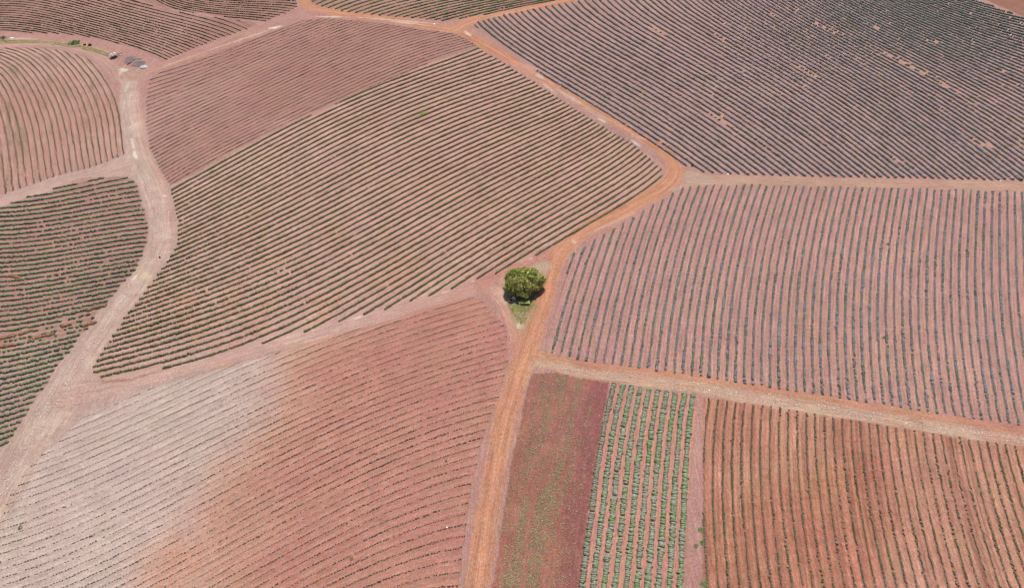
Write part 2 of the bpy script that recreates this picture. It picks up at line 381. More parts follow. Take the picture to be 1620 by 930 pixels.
# tracks: (points on the survey frame with width in metres, colour, name)
TR = {
 'orange_track': dict(pl=[(476,-14,3.2),(481,2,3.4),(494,13,4),(545,22,4),(610,30,4),(680,41,4),(722,48,4.5),(748,60,4.2),(800,90,3.6),(850,119,3.4),(900,151,3.4),(950,182,3.4),(1000,210,3.5),(1040,233,3.8),(1062,252,4.5),(1068,275,4.6),(1050,297,4.4),(1000,326,4.2),(950,351,4.2),(910,375,4.2),(885,400,4.2),(874,430,4),(862,470,4),(848,510,4.2),(834,550,5),(820,595,4.2),(800,660,4),(783,740,3.8),(770,820,3.7),(758,900,3.7),(748,985,3.7)], col=(212,140,106)),
 'branch_track': dict(pl=[(722,47,5),(745,36,6),(775,28,5),(820,18,4.6),(865,8,4.4),(905,-1,4.4),(950,-14,4.4)], col=(212,142,110)),
 'grey_track': dict(pl=[(1070,272,4),(1095,284,6),(1140,286,4.5),(1250,287,3.6),(1400,291,3.4),(1620,296,3.4),(1690,298,3.4)], col=(196,146,126)),
 'straw_track': dict(pl=[(836,562,4),(870,572,3.4),(940,588,3.8),(1000,594,4.4),(1100,606,4.6),(1200,624,4.6),(1300,640,4.2),(1400,656,4.2),(1500,673,4.2),(1620,692,4.4),(1690,702,4.4)], col=(204,150,124)),
 'pale_track': dict(pl=[(225,112,4),(208,130,5),(206,170,4.6),(212,210,4.8),(222,250,5.5),(240,290,5.6),(252,330,5.2),(256,370,5),(246,405,4.8),(224,440,4.6),(198,476,4.4),(170,520,4.4),(140,565,5),(112,610,5.5),(80,660,5),(50,712,4.6),(20,765,4.4),(-40,870,4.2)], col=(206,164,150)),
 'side_track': dict(pl=[(-50,336,3.4),(0,321,3.4),(60,303,3.2),(110,287,3),(160,274,3),(205,258,4)], col=(206,162,148)),
 'curved_track': dict(pl=[(-50,68,2.6),(0,71,2.6),(60,70,2.6),(100,74,2.6),(140,84,3),(170,100,3.4),(190,125,4)], col=(202,152,140)),
 'cross_track': dict(pl=[(215,120,5),(250,105,4),(300,86,4),(350,66,4),(400,47,4),(450,26,4),(480,12,4)], col=(194,138,128)),
 'verge_track': dict(pl=[(105,625,6),(150,616,5.5),(200,604,4.2),(260,592,4),(330,573,3.6),(400,555,3.6),(480,533,3.6),(560,510,3.6),(640,489,3.6),(720,464,3.6),(768,455,3.4),(795,478,3.0),(812,510,3.2),(818,550,3)], col=(208,162,148)),
 'link_track': dict(pl=[(762,450,3),(800,428,3),(850,410,3),(885,400,3)], col=(202,134,118)),
}

def seg_dist(x, y, pl):
    """distance to a polyline given on the survey frame, in half widths, plus signed offset and arc length, all in metres"""
    P = np.array(pl, float)
    # densify so that the line follows the ground
    xs, ys, _ = px2w(P[:, 0], P[:, 1])
    t = np.arange(len(P)); tt = np.linspace(0, len(P) - 1, (len(P) - 1) * 4 + 1)
    # catmull-rom
    def cr(v):
        v = np.concatenate([[2 * v[0] - v[1]], v, [2 * v[-1] - v[-2]]]); out = []
        for q in tt:
            i = min(int(q), len(P) - 2); u = q - i
            p0, p1, p2, p3 = v[i:i + 4]
            out.append(0.5 * (2 * p1 + (p2 - p0) * u + (2 * p0 - 5 * p1 + 4 * p2 - p3) * u * u + (3 * p1 - p0 - 3 * p2 + p3) * u ** 3))
        return np.array(out)
    X, Y = cr(xs), cr(ys); W = np.interp(tt, t, P[:, 2]) / 2
    best = np.full(x.shape, 1e9); off = np.full(x.shape, 99.0); arc = np.zeros(x.shape)
    mm = (x > X.min() - 12) & (x < X.max() + 12) & (y > Y.min() - 12) & (y < Y.max() + 12)
    xi, yi = x[mm], y[mm]; b = best[mm]; o = off[mm]; a = arc[mm]; s = 0.0
    for i in range(len(X) - 1):
        dx, dy = X[i + 1] - X[i], Y[i + 1] - Y[i]; L = math.hypot(dx, dy)
        u = np.clip(((xi - X[i]) * dx + (yi - Y[i]) * dy) / (L * L), 0, 1)
        ex = xi - X[i] - u * dx; ey = yi - Y[i] - u * dy
        d = np.hypot(ex, ey) / (W[i] + (W[i + 1] - W[i]) * u)
        m = d < b
        b[m] = d[m]; o[m] = ((ex * dy - ey * dx) / L)[m]; a[m] = (s + u * L)[m]
        s += L
    best[mm] = b; off[mm] = o; arc[mm] = a
    return best, off, arc

# ------------------------------------------------------------------ the ground: one fine sheet cut into its surfaces, plus a coarse sheet to the horizon
GS = 0.30
gx = np.arange(-200, 200 + GS / 2, GS); gy = np.arange(18, 252, GS)
GX, GY = np.meshgrid(gx, gy, indexing='ij')
nx, ny = GX.shape
x = GX.ravel(); y = GY.ravel(); z = height(x, y)
PX, PY = w2px(x, y, z)
wob = (fnoise(x, y, 6.0, 3) - .5)
wob2 = (fnoise(x, y, 1.2, 8) - .5)
n_big = fnoise(x, y, 30.0, 20); n_mid = fnoise(x, y, 7.0, 30); n_sm = fnoise(x, y, 1.6, 40)

col = np.empty((x.size, 3)); col[:] = lin(194, 138, 128)
col = col * (0.93 + 0.14 * n_mid)[:, None]
left_pale = sstep(460, 200, PX) * sstep(120, 260, PY)
col = col * (1 - left_pale)[:, None] + lin(200, 160, 148) * left_pale[:, None]
rc = np.stack([x, y, np.zeros_like(x)], -1)
region = np.zeros(x.size, np.int16)      # 0 = verge
names = ['ground']
vis = (PX > -60) & (PX < 1690) & (PY > -20) & (PY < 990)

def mix(c, m):
    m = np.clip(m, 0, 1)[:, None]
    return col * (1 - m) + np.asarray(c) * m

def soft_poly(poly, feather=1.2, wobble=2.0):
    jx = PX + wob * wobble * 2.0 + wob2 * wobble; jy = PY + wob * wobble + wob2 * wobble
    m = np.zeros(x.size)
    for ox, oy in ((-feather, 0), (feather, 0), (0, -feather * .7), (0, feather * .7), (0, 0)):
        m += inpoly(jx + ox, jy + oy, poly) * 0.2
    return m * vis

for k, f in F.items():
    m = soft_poly(f['poly'], 1.2, 4.0 if k == 'ploughed' else 2.0)
    g = m > 0.02
    hard = inpoly(PX, PY, f['poly']) & vis
    region[hard] = len(names); f['rid'] = len(names); names.append(k)
    u = f['fit'](x, y)
    c0, c1 = lin(*f['soil']), lin(*f['soil2'])
    t = sstep(.35, .65, n_big)
    if k == 'lower_left':       # pale gravelly soil at the left turning to red soil at the right
        q = PX + (PY - 560) * 0.30 + (n_big - .5) * 300 + (n_mid - .5) * 120 + (n_sm - .5) * 30 + 30 * sstep(700, 930, PY)
        t = sstep(290, 650, q)
        mid_c = lin(207, 150, 128)
        cc = np.where((t < .5)[:, None], c0 + (mid_c - c0) * (t * 2)[:, None], mid_c + (c1 - mid_c) * (t * 2 - 1)[:, None])
        low = sstep(600, 980, PY) * sstep(.3, .7, t)
        cc = cc * (1 - low * .25)[:, None] + lin(204, 138, 112) * (low * .25)[:, None]
    elif k == 'middle':
        t = sstep(300, 760, PX + (n_big - .5) * 200) * sstep(560, 300, PY) * .5
        cc = lin(206, 156, 144) * (1 - t)[:, None] + lin(205, 144, 130) * t[:, None]
        o = sstep(0.45, 0.75, n_mid) * sstep(200, 500, PY) * .6
        cc = cc * (1 - o)[:, None] + lin(208, 146, 120) * o[:, None]
    elif k == 'lower_right':
        cc = c0 + (c1 - c0) * t[:, None]
        cc = cc * (.80 + .40 * vnoise(u * 4.2, y * .16, 1.0, 98))[:, None]
        # dark damp bands running along some rows
        for uc, wd, a in ((12.6, .14, .6), (13.4, .10, .5), (16.6, .12, .6), (17.3, .22, .5), (18.4, .12, .6), (19.4, .1, .5), (26.7, .3, .6), (27.4, .16, .7), (28.5, .1, .4), (9.5, .1, .5), (3.6, .1, .5), (5.4, .1, .4), (7.3, .12, .4), (21.4, .1, .4), (15.4, .12, .5), (10.6, .1, .5), (1.5, .1, .4)):
            bnd = np.exp(-((u - uc + (n_mid - .5) * .25) / wd) ** 2) * a * sstep(.3, .6, fnoise(x, y, 14, 60 + int(uc)))
            cc = cc * (1 - bnd)[:, None] + lin(138, 78, 68) * bnd[:, None]
        p = sstep(.55, .8, fnoise(x, y, 10, 77)) * sstep(1380, 1500, PX) * .6
        cc = cc * (1 - p)[:, None] + lin(205, 150, 132) * p[:, None]
    elif k == 'ploughed':
        cc = c0 + (c1 - c0) * t[:, None]
        e = sstep(7.0, 9.5, u + (n_mid - .5) * 3); e = e * 1.15; cc = cc * (1 - e * .5)[:, None] + lin(156, 88, 88) * (e * .5)[:, None]
        cc = cc * (.86 + .28 * fnoise(x, y, .8, 95))[:, None]; o = sstep(.42, .7, fnoise(x, y, 2.5, 97)) * .6 * (1 - np.minimum(e, 1)); cc = cc * (1 - o)[:, None] + lin(186, 116, 92) * o[:, None]
    else:
        cc = c0 + (c1 - c0) * t[:, None]
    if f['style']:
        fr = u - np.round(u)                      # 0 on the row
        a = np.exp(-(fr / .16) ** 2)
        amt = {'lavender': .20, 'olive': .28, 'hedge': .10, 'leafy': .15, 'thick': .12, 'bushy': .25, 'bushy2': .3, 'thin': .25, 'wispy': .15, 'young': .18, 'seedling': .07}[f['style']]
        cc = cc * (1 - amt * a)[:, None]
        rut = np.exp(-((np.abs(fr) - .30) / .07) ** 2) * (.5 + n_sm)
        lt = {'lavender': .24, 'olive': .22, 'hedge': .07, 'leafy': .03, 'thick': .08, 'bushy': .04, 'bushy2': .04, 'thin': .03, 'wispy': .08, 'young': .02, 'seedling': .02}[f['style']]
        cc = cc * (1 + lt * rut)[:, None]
        if f['style'] == 'lavender':
            cc = cc * (.91 + .18 * vnoise(u * 4.0, y * .2, 1.0, 99))[:, None]; m2 = sstep(.5, .75, fnoise(x, y, 3, 90)) * .35 * (1 - a); cc = cc * (1 - m2)[:, None] + lin(205, 152, 128) * m2[:, None]
    col = mix(cc, m)
    h = g & (m > .5)
    ang = math.atan2(*(lambda d: (d[1], d[0]))(np.gradient(np.array([0, 1]))[:2])) if False else 0
    # direction along the rows, from the gradient of the row number
    e = 0.5
    gxu = (f['fit'](x[h] + e, y[h]) - u[h]).mean() if h.any() else 0; gyu = (f['fit'](x[h], y[h] + e) - u[h]).mean() if h.any() else 1
    gl = math.hypot(gxu, gyu) + 1e-9
    rc[h, 0] = u[h] * 1.55; rc[h, 1] = (-gyu * x[h] + gxu * y[h]) / gl; rc[h, 2] = 10.0 * f['rid']
    print('row gap (m)', k, round(e / gl, 2))

# tracks over the ground
rut_c = {}
TORD = ['straw_track', 'grey_track', 'side_track', 'curved_track', 'pale_track', 'cross_track', 'verge_track', 'link_track', 'orange_track', 'branch_track']
for k in TORD:
    tr = TR[k]
    d, off, arc = seg_dist(x, y, tr['pl'])
    dd = d + wob * .35 + wob2 * .35
    m = (1 - sstep(.82, 1.12, dd)) * vis
    if k in ('cross_track', 'curved_track', 'side_track', 'verge_track', 'link_track'): m = (1 - sstep(.6, 1.25, dd)) * vis * .85
    c = lin(*tr['col']) * np.ones((x.size, 1))
    st = vnoise(off * 3 + 500, arc * .05, 1.0, 11)           # wheel lines along the track
    c = c * (0.93 + .14 * st)[:, None]
    if k in ('orange_track', 'branch_track'):
        ed = sstep(.45, 1.0, dd) * .55
        c = c * (1 - ed)[:, None] + lin(204, 144, 124) * ed[:, None]
        mid = np.exp(-(off / .35) ** 2) * .10; c = c * (1 + mid)[:, None]
        for oo, wd, a_ in ((.8, .22, .13), (-.8, .22, .13), (1.35, .15, .10), (-1.3, .15, .08), (.25, .12, .06)):
            c = c * (1 - a_ * np.exp(-((off - oo - (vnoise(arc, off * 0, 14, 66) - .5) * .5) / wd) ** 2) * (.4 + vnoise(arc, off * 0 + oo, 9, 67)))[:, None]
    if k == 'grey_track':
        g = sstep(.35, .6, n_mid) * .8 * sstep(1300, 1080, PX) * .7 + .12; c = c * (1 - g)[:, None] + lin(196, 154, 134) * g[:, None]
    if k == 'straw_track':
        g = sstep(.40, .55, fnoise(off * 2.2, arc * .35, 2.2, 33)) * sstep(-.25, .2, off / 1.8) * .6
        c = c * (1 - g)[:, None] + lin(212, 170, 144) * g[:, None]
        g = sstep(.05, .6, -off / 1.6) * .8; c = c * (1 - g)[:, None] + lin(204, 134, 104) * g[:, None]
    if k == 'pale_track':
        g = sstep(.45, .7, fnoise(x, y, 2.5, 44)) * .5; c = c * (1 - g)[:, None] + lin(222, 188, 172) * g[:, None]
        g = np.exp(-((off - 1.0) / .8) ** 2) * sstep(420, 160, PY) * .35; c = c * (1 - g)[:, None] + lin(186, 160, 152) * g[:, None]
        g = sstep(.8, 2.2, -off) * sstep(430, 330, PY) * .5; c = c * (1 - g)[:, None] + lin(210, 148, 128) * g[:, None]
    if k == 'verge_track':
        g = sstep(.4, .7, n_mid) * sstep(420, 150, PX) * .4; c = c * (1 - g)[:, None] + lin(200, 154, 138) * g[:, None]
        g = sstep(560, 760, PX) * .6; c = c * (1 - g)[:, None] + lin(204, 136, 122) * g[:, None]
        g = sstep(450, 520, PY) * sstep(770, 800, PX) * .7; c = c * (1 - g)[:, None] + lin(212, 142, 116) * g[:, None]
    col = mix(c, m)
    hard = (d < 1.0) & vis
    if k not in ('link_track',):
        hard &= (region == 0) | (region >= 900) | (d < .8)
        region[hard] = len(names); names.append(k)
    rc[hard, 0] = off[hard]; rc[hard, 1] = arc[hard]; rc[hard, 2] = 300 + 9.0 * len(names)

# patches that stay where they are: dry grass, chalky scrapes, ash
def blob(cx, cy, rx, ry, rgb, a=.8, ang=0.0, hardn=.5, ns=1.2, seed=50):
    """patch of other ground round a surveyed spot; rx, ry in metres"""
    global col
    X0, Y0, _ = px2w(cx, cy)
    dx, dy = x - X0, y - Y0
    m = (np.abs(dx) < 3 * (rx + ry)) & (np.abs(dy) < 3 * (rx + ry))
    ca, sa = math.cos(ang), math.sin(ang)
    u = (dx[m] * ca + dy[m] * sa) / rx; v = (-dx[m] * sa + dy[m] * ca) / ry
    d = np.hypot(u, v) + (fnoise(x[m], y[m], ns, seed) - .5) * 1.3
    w_ = np.clip(1 - sstep(1 - hardn, 1 + hardn * .4, d), 0, 1) * a
    col[m] = col[m] * (1 - w_)[:, None] + lin(*rgb) * w_[:, None]

def wang(p, q):
    a = px2w(*p); b = px2w(*q)
    return math.atan2(b[1] - a[1], b[0] - a[0]), math.hypot(b[0] - a[0], b[1] - a[1])

def streak(p, q, wd, rgb, a=.7, seed=50, ns=1.0):
    an, L = wang(p, q)
    blob((p[0] + q[0]) / 2, (p[1] + q[1]) / 2, L / 2, wd, rgb, a, an, .5, ns, seed)

# grass island under the tree
blob(822, 500, 1.9, 3.2, (184, 160, 112), .8, .1, .6, .8, 51)
blob(826, 484, 3.0, 1.7, (158, 148, 84), .9, 0, .5, .8, 52)
blob(829, 476, 2.4, 1.0, (150, 142, 70), .8, 0, .4, .8, 53)
blob(850, 430, 2.6, 2.2, (196, 166, 134), .75, .6, .6, .7, 54)
blob(862, 420, 1.6, 1.6, (200, 172, 146), .7, .6, .6, .7, 54)
blob(800, 468, 2.2, 2.4, (218, 176, 148), .7, 0, .6, .6, 55)
blob(796, 448, 1.2, 2.4, (214, 160, 130), .6, 0, .6, .6, 56)
blob(822, 515, 1.0, .8, (226, 190, 168), .8, 0, .6, .5, 57)
for (p, q, wd, rgb, a) in [
    ((0,66),(70,66),.9,(204,180,118),.9), ((0,67.5),(50,67.5),.5,(186,172,84),.8), ((60,67),(130,73),1.2,(206,178,130),.85), ((128,74),(165,84),1.6,(206,172,128),.7), ((150,82),(178,88),1.0,(208,176,140),.6),
    ((0,60),(18,62),1.0,(170,140,100),.7), ((12,61),(60,62),.5,(200,190,182),.6),
    ((188,110),(202,112),.9,(230,212,180),.95), ((196,117),(224,119),.8,(206,160,134),.7), ((192,112),(188,122),.5,(226,196,176),.8),
    ((232,116),(330,80),.55,(214,168,128),.8), ((330,80),(440,43),.45,(222,180,150),.75), ((425,46),(445,42),.6,(238,218,196),.9),
    ((495,27),(545,27),.5,(226,190,166),.8), ((560,27),(690,38),.6,(218,186,164),.75), ((610,33),(676,41),.35,(232,202,180),.7),
    ((735,50),(746,58),.5,(240,214,196),.9), ((845,117),(860,125),.6,(214,196,188),.95),
    ((880,142),(925,168),.8,(206,180,172),.8), ((855,130),(880,148),.4,(226,190,172),.8), ((925,170),(966,196),.7,(204,172,164),.7), ((940,185),(966,198),.22,(240,214,196),.95),
    ((820,100),(850,112),.8,(196,156,152),.7), ((996,220),(1012,232),.5,(222,200,198),.9), ((960,195),(1000,225),1.3,(184,128,132),.6), ((1000,232),(1045,262),.6,(214,160,136),.7), ((1000,213),(1020,222),.45,(214,190,178),.7),
    ((905,380),(1010,335),.35,(220,160,136),.8), ((905,382),(912,382),.5,(226,178,156),.9), ((838,409),(842,409),.35,(226,190,180),.9),
    ((560,505),(572,500),.28,(226,192,184),.95), ((607,489),(616,487),.28,(226,192,184),.95), ((652,476),(656,474),.28,(226,192,184),.9), ((680,469),(683,468),.3,(226,192,184),.9), ((700,463),(715,458),.25,(222,182,172),.8), ((745,446),(752,443),.3,(222,182,172),.8),
    ((208,218),(212,236),.35,(236,206,184),.95), ((212,238),(216,252),.35,(240,214,194),.95), ((204,130),(196,150),.25,(226,192,170),.7), ((210,165),(205,190),.25,(224,190,168),.6),
    ((215,432),(240,438),1.1,(222,190,156),.85), ((207,445),(218,433),.4,(240,216,188),.9), ((212,432),(222,430),.5,(214,196,140),.8),
    ((150,604),(220,600),.28,(180,116,96),.8), ((200,601),(270,582),.28,(184,118,98),.8), ((330,582),(380,572),.9,(212,158,132),.6), ((110,590),(150,600),.3,(214,170,150),.7), ((100,655),(115,650),.9,(218,186,160),.6),
    ((120,560),(60,650),.7,(216,180,164),.5), ((60,650),(20,720),.6,(216,178,162),.6), ((40,690),(0,760),1.0,(196,152,138),.5),
    ((1075,285),(1145,284),2.0,(196,160,142),.45), ((1060,300),(1080,296),.8,(196,164,148),.7),
    ((95,291),(110,288),.5,(200,146,132),.6), ((110,287),(165,281),.8,(196,136,122),.6), ((280,50),(320,62),.6,(190,134,120),.5),
    ((880,585),(960,603),.5,(216,158,130),.6),((1440,665),(1470,671),1.0,(168,100,76),.5),
    ((1440,670),(1540,684),1.0,(212,180,158),.5),
    ((258,308),(264,312),.4,(232,204,190),.8),
]:
    streak(p, q, wd, rgb, a, 61, .7)
for k in range(9):      # pale furrow ends beside the pale track
    yy = 318 + k * 11.5; xx = float(np.interp(yy, [300, 360, 400], [262, 272, 268]))
    streak((xx - 10, yy + 3), (xx + 3, yy - 1), .14, (230, 198, 182), .6, 61, 2)
# bare orange gaps in the upper right field
GAPS = [((1280,32),(1345,62),1.6),((1370,38),(1392,48),1.2),((1380,75),(1465,118),2.0),((1430,100),(1520,150),1.7),((1240,95),(1320,135),.9),((1360,155),(1385,168),.9),((1030,42),(1052,56),1.5),((1060,25),(1080,34),.9),
        ((1100,165),(1165,205),1.8),((1120,52),(1150,64),1.3),((1465,162),(1500,180),1.2),((1520,208),(1590,250),1.5),((1460,60),(1490,70),.9),((1575,105),(1592,118),1.2),((1395,245),(1440,262),1.0),((1120,140),(1140,160),1.0),((1250,130),(1290,142),.8),((895,95),(920,110),.7),((950,57),(960,62),.8),((862,30),(868,34),.8),((1534,20),(1538,26),.9),((1200,18),(1240,30),.8)]
for p, q, wd in GAPS:
    streak(p, q, wd * 1.3, (204, 146, 122), .35, 63, 2.0)

# surface albedo from how the sunlit surfaces read
ALB = 0.66
SATUR = 0.84; SHIFT = np.array([.98, 1.035, .985])
lum = (col * [.3, .5, .2]).sum(1, keepdims=True)
col = (lum + (col - lum) * SATUR) * SHIFT
col = np.clip(col * ALB, 0, 1)
zr = z.copy()
# low soil ridges under the rows, a slight camber and ruts on the tracks
for k, f in F.items():
    h = region == f['rid']
    if f['style'] and h.any():
        fr = f['fit'](x[h], y[h]); zr[h] += 0.05 * np.cos(2 * math.pi * fr)
zr += 0.05 * (n_sm - .5)
V = np.stack([x, y, zr], -1)
idx = np.arange(nx * ny).reshape(nx, ny)
quad = np.stack([idx[:-1, :-1].ravel(), idx[1:, :-1].ravel(), idx[1:, 1:].ravel(), idx[:-1, 1:].ravel()], -1)
freg = region[quad[:, 0]]
PRETTY = {'ground': 'ground', 'middle': 'field_soil', 'orange_track': 'dirt_track'}
for rid, nm in enumerate(names):
    q = quad[freg == rid]
    if len(q) == 0: continue
    used, inv = np.unique(q.ravel(), return_inverse=True)
    base = 'ground' if nm == 'ground' else ('dirt_track' if nm in TR else 'field_soil')
    o = np_mesh(base, V[used], inv.reshape(q.shape), col[used], rc[used], SOIL, smooth=True)
    tag(o, kind='structure')
# far ground ring
fr_v = []; fr_f = []
xs = np.concatenate([[-4000, -2000, -1000, -600, -400, -300], np.arange(-200, 201, 20), [300, 400, 600, 1000, 2000, 4000]]).astype(float)
ymax = gy[-1]; ymin = gy[0]
ys = np.concatenate([[-2000, -800, -300, -100, -40], [ymin, 40, 80, 120, 160, 200, 230, ymax], [300, 400, 600, 1000, 2000, 5000]]).astype(float)
xs[np.isclose(xs, 200)] = gx[-1]
XX, YY = np.meshgrid(xs, ys, indexing='ij'); ZZ = height(XX, YY) - 0.05
II = np.arange(XX.size).reshape(XX.shape); qq = []
for i in range(len(xs) - 1):
    for j in range(len(ys) - 1):
        if xs[i] >= -200.01 and xs[i + 1] <= gx[-1] + .01 and ys[j] >= ymin - .01 and ys[j + 1] <= ymax + .01: continue
        qq.append((II[i, j], II[i + 1, j], II[i + 1, j + 1], II[i, j + 1]))
fv = np.stack([XX.ravel(), YY.ravel(), ZZ.ravel()], -1)
fc = np.ones((len(fv), 3)) * lin(188, 138, 124) * ALB
o = np_mesh('ground', fv, np.array(qq), fc, fv * np.array([1, 1, 0]), SOIL, smooth=True); tag(o, kind='structure')

# ------------------------------------------------------------------ plants
def ico(sub):
    bm = bmesh.new(); bmesh.ops.create_icosphere(bm, subdivisions=sub, radius=1.0)
    bmesh.ops.delete(bm, geom=[v for v in bm.verts if v.co.z < -0.45], context='VERTS')
    bm.verts.index_update()
    v = np.array([q.co[:] for q in bm.verts]); f = np.array([[l.index for l in q.verts] for q in bm.faces]); bm.free()
    return v, f
def templates(sub, count, rough, seed, flat=.0, spikes=0):
    r = np.random.default_rng(seed); out = []
    v0, f0 = ico(sub)
    for _ in range(count):
        v = v0 * (1 + r.uniform(-rough, rough, (len(v0), 1)))
        v[:, 2] = np.maximum(v[:, 2], -0.25)
        v[:, 2] *= 1 - flat
        f = f0
        if spikes:
            sv = []; sf = []
            for s in range(spikes):
                a = r.uniform(0, 2 * math.pi); e = r.uniform(.35, 1.35)
                d = np.array([math.cos(a) * math.cos(e), math.sin(a) * math.cos(e), math.sin(e)])
                t = np.cross(d, [0, 0, 1]); t /= np.linalg.norm(t) + 1e-6
                b = d * .8; b0 = len(v) + len(sv)
                sv += [b + t * .13, b - t * .13, d * r.uniform(1.12, 1.4)]; sf.append([b0, b0 + 1, b0 + 2])
            v = np.vstack([v, sv]); f = np.vstack([f, sf])
        out.append((v, f))
    return out
T_LO = templates(1, 10, .22, 1)
T_MD = templates(2, 12, .22, 2, spikes=8)

def stamp(P, yaw, size, T, tid, c_top, jit=.12, rng=RNG, shade=None):
    """many plants as one mesh: P (n,3) feet, yaw, size (n,3), template ids; returns V, F, colour"""
    Vs = []; Fs = []; Cs = []; base = 0
    for t in range(len(T)):
        m = np.where(tid == t)[0]
        if len(m) == 0: continue
        v, f = T[t]; k = len(v)
        ca, sa = np.cos(yaw[m])[:, None], np.sin(yaw[m])[:, None]
        sx, sy, sz = size[m, 0:1], size[m, 1:2], size[m, 2:3]
        X = v[None, :, 0] * sx; Y = v[None, :, 1] * sy; Z = v[None, :, 2] * sz
        Q = np.stack([X * ca - Y * sa + P[m, 0:1], X * sa + Y * ca + P[m, 1:2], Z + P[m, 2:3]], -1).reshape(-1, 3)
        Fq = (f[None] + (np.arange(len(m)) * k)[:, None, None]).reshape(-1, 3) + base
        cc = np.repeat(c_top[m], k, 0) * (1 + rng.uniform(-jit, jit, (len(m) * k, 1)))
        Vs.append(Q); Fs.append(Fq); Cs.append(cc); base += len(Q)
    return np.concatenate(Vs), np.concatenate(Fs), np.clip(np.concatenate(Cs), 0, 1)

ORD1 = ['', 'first', 'second', 'third', 'fourth', 'fifth', 'sixth', 'seventh', 'eighth', 'ninth', 'tenth', 'eleventh', 'twelfth', 'thirteenth', 'fourteenth', 'fifteenth', 'sixteenth', 'seventeenth', 'eighteenth', 'nineteenth']
TENS = ['', '', 'twenty', 'thirty', 'forty', 'fifty', 'sixty', 'seventy', 'eighty', 'ninety']
TENTH = ['', '', 'twentieth', 'thirtieth', 'fortieth', 'fiftieth', 'sixtieth', 'seventieth', 'eightieth', 'ninetieth']
def ordinal(n):
    if n < 20: return ORD1[n]
    return TENTH[n // 10] if n % 10 == 0 else TENS[n // 10] + '-' + ORD1[n % 10]

# style: spacing, radius along, radius across, height, gap share, palette [(rgb, weight)], template set
G = lambda r, g, b: np.array([r, g, b], float)
STY = {
 'hedge':    dict(sp=.42, la=.27, wa=.265, h=.37, gap=.006, pal=[(G(.190,.180,.085), 5), (G(.210,.170,.100), 3), (G(.225,.185,.135), 2), (G(.165,.195,.060), 1)], T=T_MD, lat=.03, patch=.01),
 'young':    dict(sp=.48, la=.19, wa=.15, h=.22, gap=.08, pal=[(G(.110,.080,.055), 3), (G(.110,.090,.050), 2), (G(.13,.11,.12), 1)], T=T_LO, lat=.03, patch=.05),
 'thin':     dict(sp=.40, la=.27, wa=.20, h=.28, gap=.03, pal=[(G(.115,.105,.050), 3), (G(.125,.095,.060), 2)], T=T_LO, lat=.03, patch=.03),
 'wispy':    dict(sp=.38, la=.20, wa=.14, h=.22, gap=.10, pal=[(G(.130,.130,.075), 3), (G(.140,.125,.090), 2), (G(.15,.16,.06), .6)], T=T_LO, lat=.09, patch=.06),
 'bushy':    dict(sp=.42, la=.28, wa=.28, h=.36, gap=.03, pal=[(G(.175,.215,.115), 4), (G(.175,.185,.120), 3), (G(.19,.17,.15), 2)], T=T_MD, lat=.05, patch=.07),
 'bushy2':   dict(sp=.46, la=.34, wa=.34, h=.40, gap=.03, pal=[(G(.130,.150,.075), 4), (G(.155,.140,.105), 3)], T=T_LO, lat=.04, patch=.04),
 'seedling': dict(sp=.40, la=.145, wa=.12, h=.19, gap=.17, pal=[(G(.100,.070,.052), 4), (G(.105,.090,.060), 2), (G(.11,.11,.17), .5)], T=T_LO, lat=.04, patch=.06),
 'lavender': dict(sp=.40, la=.22, wa=.225, h=.26, gap=.05, pal=[(G(.200,.205,.170), 4), (G(.240,.215,.235), 3), (G(.150,.190,.110), 1.3), (G(.14,.15,.12), 2)], T=T_MD, lat=.06, patch=.03),
 'thick':    dict(sp=.40, la=.30, wa=.38, h=.44, gap=.03, pal=[(G(.235,.215,.180), 4), (G(.28,.23,.24), 4), (G(.190,.205,.140), 1)], T=T_MD, lat=.03, patch=.02),
 'leafy':    dict(sp=.30, la=.25, wa=.41, h=.38, gap=.012, pal=[(G(.220,.260,.155), 4), (G(.250,.255,.195), 3), (G(.170,.250,.105), 2)], T=T_MD, lat=.05, patch=.008),
 'olive':    dict(sp=.30, la=.13, wa=.16, h=.24, gap=.12, pal=[(G(.210,.150,.090), 4), (G(.260,.195,.135), 3), (G(.165,.190,.080), 1.4), (G(.25,.20,.16), 1)], T=T_MD, lat=.055, patch=.05),
}
ROWS = {
 'middle': ('hedge_row', 'hedge row', 'olive green hedge row, {o} row from the lone tree in the middle field', 'hedge rows of the middle field'),
 'upper': ('young_hedge_row', 'young hedge row', 'thin dark row, {o} above the middle field border in the mauve soil field', 'thin rows of the mauve field above the middle field'),
 'top_left': ('thin_hedge_row', 'thin hedge row', 'thin olive row, {o} from the trailer side of the top left field', 'thin rows of the top left field'),
 'top_strip': ('thin_hedge_row', 'thin hedge row', 'thin dark row, {o} from the bottom of the small wedge field at the top left', 'thin rows of the small wedge field'),
 'round': ('lavender_row', 'lavender row', 'curving weedy lavender row, {o} from the pale track in the round left field', 'curving rows of the round left field'),
 'left': ('shrub_row', 'shrub row', 'bushy green shrub row, {o} from the top of the field at the left edge', 'shrub rows of the left edge field'),
 'lower_left': ('seedling_row', 'seedling row', 'dotted row of small seedlings, {o} from the top of the pale lower left field', 'seedling rows of the lower left field'),
 'right': ('lavender_row', 'lavender row', 'grey green lavender row, {o} from the orange track in the right field', 'lavender rows of the right field'),
 'upper_right': ('lavender_hedge', 'lavender hedge', 'thick grey lavender hedge, {o} from the orange track in the upper right field', 'thick lavender hedges of the upper right field'),
 'top_middle': ('shrub_row', 'shrub row', 'dark shrub row, {o} from the track fork in the small top middle field', 'shrub rows of the top middle field'),
 'leafy': ('leafy_crop_row', 'crop row', 'wide pale green leafy row, {o} from the ploughed strip in the narrow bed', 'leafy rows of the narrow bed'),
 'lower_right': ('olive_crop_row', 'crop row', 'sparse olive row on orange soil, {o} from the leafy bed in the lower right field', 'sparse rows of the lower right field'),
}

